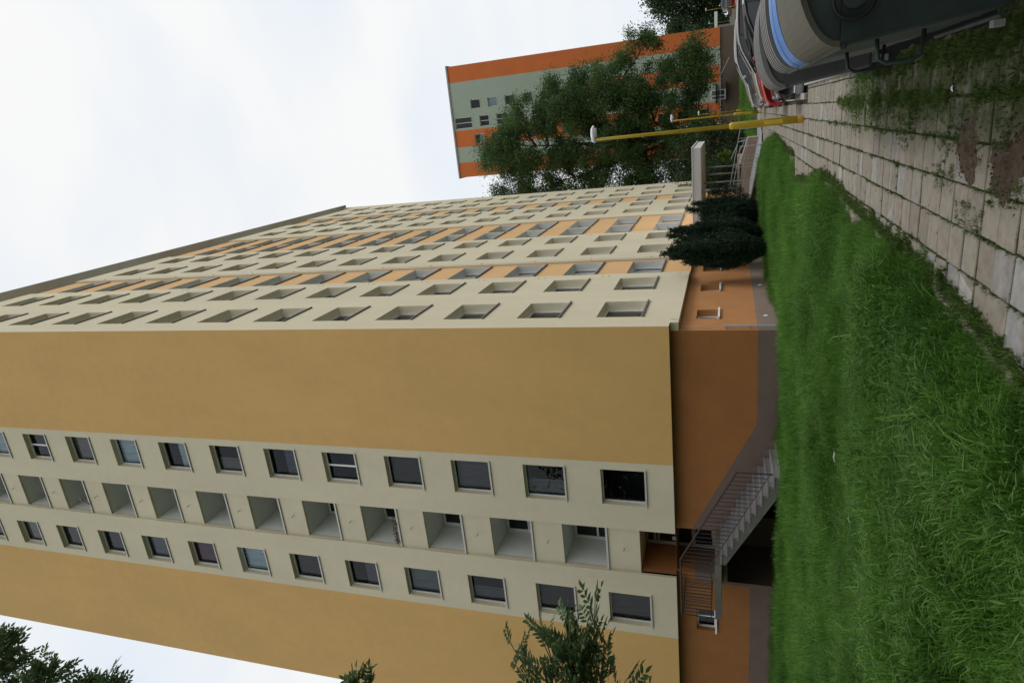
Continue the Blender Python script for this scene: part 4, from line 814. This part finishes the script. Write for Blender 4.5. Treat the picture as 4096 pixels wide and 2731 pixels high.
tb = MB(); spine = limb(tb, (0, 0, -.2), (.9, 0, 17), .48, .16, .02, 12, .25); sp2 = limb(tb, (.2, 0, 5), (6, -1, 14), .24, .08, .05, 8, .2); sp3 = limb(tb, (.1, 0, 6), (-3, 1, 20), .22, .07, .05, 8, .2); sp4 = limb(tb, (.6, 0, 12), (1.6, 0, 26), .16, .04, .03, 8, .15)
cen = []
tries = 0
while len(cen) < 520 and tries < 16000:
    tries += 1; x, z = random.uniform(-4, 16), random.uniform(1, 30)
    if not inpoly(x, z, poly): continue
    if x > 9.5 and z > 6 and random.random() < .3: continue
    if z > 17 and random.random() < .15: continue
    half = 4.6*max(.2, 1-abs((x-4)/13)**2)*max(.3, 1-abs((z-13)/19)**2); cen.append((x-3.1, random.uniform(-half, half), z, random.uniform(.6, 1.25)))
cl = []
for (x, y, z, r_) in cen:
    n = int(560*r_); d = RNG.normal(size=(n, 3))*np.array([.56, .56, .46])*r_; d[:, 2] -= .12*np.abs(d[:, 0]+d[:, 1]); cl.append(np.array([x, y, z])+d)
    dr_ = random.randint(0, 2)
    for _ in range(dr_): # drooping sprays
        hx, hy = x+random.gauss(0, r_*.6), y+random.gauss(0, r_*.6); zz = np.linspace(0, -1.3*r_, 30); cl.append(np.stack([hx+RNG.normal(0, .13, 30), hy+RNG.normal(0, .13, 30), z-.2+zz], 1))
allsp = spine[3:]+sp2[2:]+sp3[2:]+sp4[2:]
for (x, y, z, r_) in cen:
    if random.random() < .5:
        c_ = min(allsp, key=lambda s_: (s_.x-x)**2+(s_.y-y)**2+(s_.z-z+1.5)**2+ (6 if s_.z > z else 0)); limb(tb, c_, (x, y, z), random.uniform(.04, .09), .015, .04, 5, .18)
tb.build("trunk", M_bark, big, True); link("crown", leaf_mesh(np.concatenate(cl), .19, .115, M_leafA, .35), big)
def simple_tree(name, label, cat, loc, H, Wd, cm, nC=60, lsz=.35, shape=1.0, group=None, dens=160, low=.15):
    t = thing(name, label, cat, loc, group); tb = MB(); sp = limb(tb, (0, 0, -.3), (random.gauss(0, .3), 0, H*.8), max(.05, H*.022), .03, .0, 8, .1); cc = []
    for k in range(nC):
        z = H*(low+(1-low)*random.random()**.9); rr = Wd/2*max(.12, (1-abs((z/H-.45)/.62)**2.2))*math.sqrt(random.random())**shape; a = random.uniform(0, 6.28); r_ = Wd*.10*random.uniform(.7, 1.3)
        p_ = np.array([rr*math.cos(a), rr*math.sin(a), z]); cc.append(p_+RNG.normal(size=(dens, 3))*r_*np.array([1, 1, .8]))
        if k % 3 == 0: limb(tb, sp[min(7, max(1, int(z/H*8)))], p_, max(.015, H*.005), .01, .05, 4, .05)
    tb.build("trunk", M_bark, t, True); link("crown", leaf_mesh(np.concatenate(cc), lsz, lsz*.6, cm, .15), t); return t
M_leafF = leafmat("leaf_far_green", (0.022, 0.045, 0.016), (0.095, 0.14, 0.05), .25, .6, .25)
simple_tree("broadleaf_tree", "tall dark tree at the upper edge of the frame beyond the far cars", "tree", (27.5, 118, -.3), 16, 11, M_leafD, 110, .5)
simple_tree("broadleaf_tree", "grey-green tree between the porch and the tall dark tree beyond the cars", "tree", (21.6, 124, -.3), 12.5, 7.5, M_leafF, 90, .45)
simple_tree("broadleaf_tree", "round bushy tree touching the right edge of the far block above the porch", "tree", (18.2, 112, -.3), 8.5, 6.5, M_leafD, 80, .4)
simple_tree("broadleaf_tree", "dark bush under the big tree, left of the far block plinth", "bush", (-.5, 50, 0), 6, 6, M_leafD, 80, .22, low=.03)
simple_tree("broadleaf_tree", "dense dark shrub behind the entrance canopy", "bush", (2.6, 41, 0), 5.5, 5.5, M_leafD, 90, .2, low=.03)
simple_tree("shrub", "low dark shrub just behind the canopy columns", "bush", (1.6, 31, 0), 3.4, 3.6, M_leafD, 60, .15, low=.05)
simple_tree("young_tree", "small bright green sapling behind the ramp handrail", "tree", (3.1, 28.5, 0), 2.1, .8, leafmat("leaf_bright", (.05, .12, .015), (.16, .26, .04), .35, .5, 2), 14, .14, dens=60, low=.62)
simple_tree("broadleaf_tree", "tall tree standing behind the photographer, mirrored in the lower windows", "tree", (-3.5, -30, 0), 15, 11, M_leafD, 120, .45)
simple_tree("broadleaf_tree", "second tall tree behind the photographer, left of the first", "tree", (-16, -24, 0), 14, 11, M_leafD, 110, .45)
simple_tree("broadleaf_tree", "broad tree behind the photographer shading the bins", "tree", (10.5, -26, 0), 11, 9, M_leafD, 90, .4, low=.3)
# conifers by the long facade
M_con = leafmat("conifer_green", (0.007, 0.022, 0.012), (0.030, 0.062, 0.030), .1, .7, 1.6)
def conifer(label, loc, H, Wd, lean, seed):
    """a clump of upright feathery plumes, each with its own pointed tip"""
    rs = random.Random(seed); t = thing("conifer", label, "conifer", loc, "conifers beside the block"); tb = MB(); tb.tube([(0, 0, -.1), (.02, 0, H*.6)], [.06, .02], 8); cc = []
    plumes = [(0, 0, H, .30)]
    for k in range(13):
        a = k*2.4+rs.uniform(-.3, .3); q_ = math.sqrt((k+1)/13); plumes.append((Wd/2*q_*math.cos(a), Wd/2*q_*math.sin(a), H*(1-.42*q_**1.6)*rs.uniform(.9, 1.06), rs.uniform(.22, .34)))
    for (px, py, th, pw) in plumes:
        for k in range(int(190*th)):
            f = rs.random(); z = th*(.06+.92*f); spread = min(1, .25+1.1*z/(.5*H)) if z < .5*H*.7 else 1; w_ = pw*(1-max(0, (f-.55)/.45)**1.2)*min(1, .35+f*2); a = rs.uniform(0, 6.28); rr = w_*rs.random()**.5
            x = (px*spread+lean*(z/H)+rr*math.cos(a)); y = (py*spread+rr*math.sin(a)); n = 7; L_ = rs.uniform(.12, .30); s_ = np.linspace(0, 1, n)[:, None]
            cc.append(np.array([[x, y, z]])+np.array([[.35*math.cos(a), .35*math.sin(a), 1.0]])*L_*s_+RNG.normal(0, .016, (n, 3)))
    tb.build("trunk", M_bark, t); link("crown", leaf_mesh(np.concatenate(cc), .075, .034, M_con, 0, .9), t)
conifer("dark conifer nearest the corner of the block, tallest with several pointed tips", (1.02, 6.6, 0), 4.0, 1.15, -.1, 3)
conifer("dark conifer in the middle of the three beside the block", (1.05, 9.4, 0), 4.0, 1.65, .1, 5)
conifer("widest dark conifer, closest to the entrance canopy", (1.55, 11.9, 0), 3.3, 2.1, .35, 9)
# small plants at the foot of the plinth
# foreground ash tree, branches reaching into the frame
ash = thing("ash_tree", "ash tree whose leafy branches reach in front of the ochre wall from the frame edge", "tree", (-1.6, -17.0, 0))
M_ash = leafmat("ash_leaf", (0.045, 0.085, 0.032), (0.17, 0.25, 0.115), .3, .38, 5.0)
M_twig = mat("twig", (.10, .085, .05), .8, .1, 20)
def compound(n_pairs, L_, ll, lw):
    mb = MB(); mb.tube([(0, 0, 0), (L_*.5, 0, .012), (L_, 0, -.02)], .0016, 4, 1, False)
    def lf(x, z, ang, s_):
        ca, sa = math.cos(ang), math.sin(ang); l_, w_ = ll*s_, lw*s_; i = len(mb.v)
        for (u, v, h) in ((0, 0, 0), (.3, .42, .004), (.62, .40, .0), (1.0, 0, -.012), (.62, -.40, 0), (.3, -.42, .004), (.5, 0, -.006)): X, Y = u*l_, v*w_; mb.v.append((x+X*ca-Y*sa, X*sa+Y*ca, z+h+random.uniform(-.003, .003)))
        mb.f += [(i, i+1, i+6), (i+1, i+2, i+6), (i+2, i+3, i+6), (i+3, i+4, i+6), (i+4, i+5, i+6), (i+5, i, i+6)]; mb.mi += [0]*6
    for k in range(n_pairs):
        x = L_*(.28+.62*k/max(1, n_pairs-1))
        for s_ in (-1, 1): lf(x, .008, s_*random.uniform(.75, 1.0), random.uniform(.85, 1.1))
    lf(L_, -.02, random.uniform(-.1, .1), 1.1); return mb.data("leaf", [M_ash, M_twig])
comp = [compound(random.choice((4, 5, 6)), random.uniform(.18, .25), .086, .036) for _ in range(5)]
tb = MB(); asp = limb(tb, (0, 0, -.1), (.4, 1.2, 9.5), .17, .07, .0, 10, .08); limb(tb, asp[-1], (.3, 1.6, 12.5), .07, .02, 0, 5, .05)
tw = MB()
def spray(tip, base, n, near, r_=.28, size=1.0):
    """twig with alternate compound leaves toward its tip; points in tree space"""
    pts = []; tip, base = Vector(tip), Vector(base); dirv = (tip-base).normalized()
    tw.tube([base, base.lerp(tip, .5)+Vector((0, 0, .04)), tip], [.008, .005, .002], 5, 0, False)
    for k in range(n):
        t_ = .35+.65*(k+.5)/n; p_ = base.lerp(tip, t_); az = math.atan2(dirv.y, dirv.x)+(1 if k % 2 else -1)*random.uniform(.3, 1.15); pit = random.uniform(-.5, .45)-dirv.z*.5
        pts.append((tuple(p_), (random.gauss(0, .5), pit, az), size*random.uniform(.8, 1.15)))
    return pts
near_l, far_l = [], []
o = ash.location
def rl(p): return Vector(p)-Vector(o)
hub = rl((2.15, -16.25, 2.35)); limb(tb, asp[3], hub, .05, .014, .06, 8, .03)
for tipw, nl in (((2.95, -15.80, 2.98), 7), ((3.02, -15.80, 2.72), 8), ((2.86, -15.98, 3.20), 7), ((2.78, -16.04, 3.05), 7), ((2.95, -15.74, 2.55), 8), ((2.88, -15.84, 2.42), 7), ((2.80, -15.92, 2.70), 8), ((2.72, -16.02, 2.85), 7), ((2.84, -15.86, 2.85), 8), ((2.76, -15.95, 2.52), 8), ((2.66, -16.0, 2.30), 2), ((2.62, -16.03, 2.20), 2), ((2.90, -15.90, 2.62), 8), ((2.7, -16.05, 2.7), 8)):
    for rep in range(2):
      if rep == 0: tipw = tuple(tipw[i]*.84+(2.15, -16.25, 2.35)[i]*.16 for i in range(3))
      tipw = (tipw[0]+rep*random.gauss(0, .07), tipw[1]+rep*random.gauss(0, .05), tipw[2]+rep*random.gauss(0, .09))
      near_l += spray(rl(tipw), hub.lerp(rl(tipw), .35)+Vector((random.gauss(0, .05), 0, random.gauss(0, .05))), max(2, nl-2), True, size=.74)
    tw.tube([hub, hub.lerp(rl(tipw), .35)], [.012, .008], 5, 0, False)
for k, (p_, r_, s_) in enumerate(near_l): o_ = link("leaf", comp[k % 5], ash, p_, r_); o_.scale = (s_, s_, s_)
def cluster(c, rad, ns, nl, hubw, size=1.0):
    h_ = rl(hubw); limb(tb, min(asp, key=lambda s_: (s_-h_).length), h_, .035, .012, .05, 6, .03)
    for k in range(ns):
        tp = rl(c)+Vector((random.gauss(0, rad), random.gauss(0, rad), random.gauss(0, rad*.8))); far_l.extend(spray(tp, h_.lerp(tp, .5), nl, False, size=size)); tw.tube([h_, h_.lerp(tp, .5)], [.01, .006], 4, 0, False)
cluster((.66, -14.92, 5.38), .13, 7, 6, (.1, -15.3, 5.2)); cluster((.45, -14.85, 4.75), .09, 4, 5, (-.1, -15.2, 4.6))
cluster((-.32, -14.40, 12.05), .13, 9, 6, (-.9, -15.0, 12.1)); cluster((-.62, -14.5, 11.85), .14, 9, 6, (-1.2, -15.0, 11.9)); 
cluster((-.85, -14.45, 11.35), .09, 7, 6, (-1.3, -14.9, 11.3)); cluster((-1.15, -14.15, 10.95), .08, 6, 6, (-1.7, -14.6, 10.8)); cluster((-1.3, -13.95, 10.65), .08, 6, 6, (-1.9, -14.4, 10.5)); cluster((-1.15, -14.5, 11.9), .2, 6, 6, (-1.6, -15, 11.4))
# body of the crown outside the frame
for k in range(26):
    a = random.uniform(0, 6.28); z = random.uniform(5, 13); rr = 1.4*math.sqrt(random.random()); c_ = (-2.7+rr*math.cos(a), -17.3+rr*math.sin(a), z); cluster(c_, .4, 7, 6, (c_[0]*.8-.4, c_[1]*.9-1.6, z-.4))
tb.build("trunk", M_bark, ash, True); tw.build("twigs", M_twig, ash, kind='stuff')
P_ = np.array([f[0] for f in far_l]); Ro = np.array([f[1] for f in far_l]); Sc = np.array([f[2] for f in far_l]); print("ash leaves", len(near_l), len(far_l))
scatter("foliage", P_, Ro, Sc, [("leaf_model", c_) for c_ in comp], ash, kind='stuff')
# flower boxes on the fourth open landing
M_flower = leafmat("dry_flowers", (.10, .10, .04), (.30, .14, .10), .2, .8, 9.0)
flowers("flower_box", "brown planter with dry flowers on the parapet of the fourth open landing", -9.1, -8.0, .10, 5.70+FL*3+.03, M_flower)
ar = thing("satellite_bracket", "dark dish bracket sticking out of a high open landing", "bracket", (-8.3, .05, 5.72+FL*9)); b_ = MB(); b_.tube([(-.5, 0, 0), (.1, -.45, -.25), (.15, -.5, -.3)], .02, 6); b_.build("arm", M_sillD, ar); b_ = MB(); b_.box(.08, -.56, -.42, .22, -.50, -.26); b_.build("mount_plate", M_sillD, ar)
# litter by the bins and on the lawn
def crumple(label, loc, s_, mt, cat="litter", seed=1):
    t = thing("litter", label, cat, loc); rs = random.Random(seed); l_ = MB(); n = 9; l_.v.append((0, 0, .5*s_))
    for j in range(n): a = 2*math.pi*j/n; rr = s_*rs.uniform(.5, 1.1); l_.v.append((rr*math.cos(a)*1.5, rr*math.sin(a), s_*rs.uniform(-.1, .35)))
    for j in range(n): l_.f.append((0, 1+j, 1+(j+1) % n)); l_.mi.append(0)
    l_.build("wrapper", mt, t); return t
M_paper = mat("weathered_paper", (.20, .27, .17), .8, .15, 20)
crumple("pale green crumpled sheet caught in the grass, left of the staircase foot", (1.39, -10.5, .17), .06, M_paper, seed=2)
crumple("small pale scrap lying deepest in the lawn grass toward the camera", (1.21, -11.73, .17), .045, M_paper, seed=4)
lt = thing("litter", "crumpled white and blue wrapper lying on the mossy tiles by the bins", "litter", (6.12, -13.55, .01)); l_ = MB(); l_.v += [(-.022, -.012, .0), (.006, -.016, .006), (.028, 0, .002), (.016, .016, .01), (-.012, .014, .004), (0, 0, .013)]; l_.f += [(0, 1, 5), (1, 2, 5), (2, 3, 5), (3, 4, 5), (4, 0, 5)]; l_.mi += [0]*5; l_.build("wrapper", M_frame, lt)
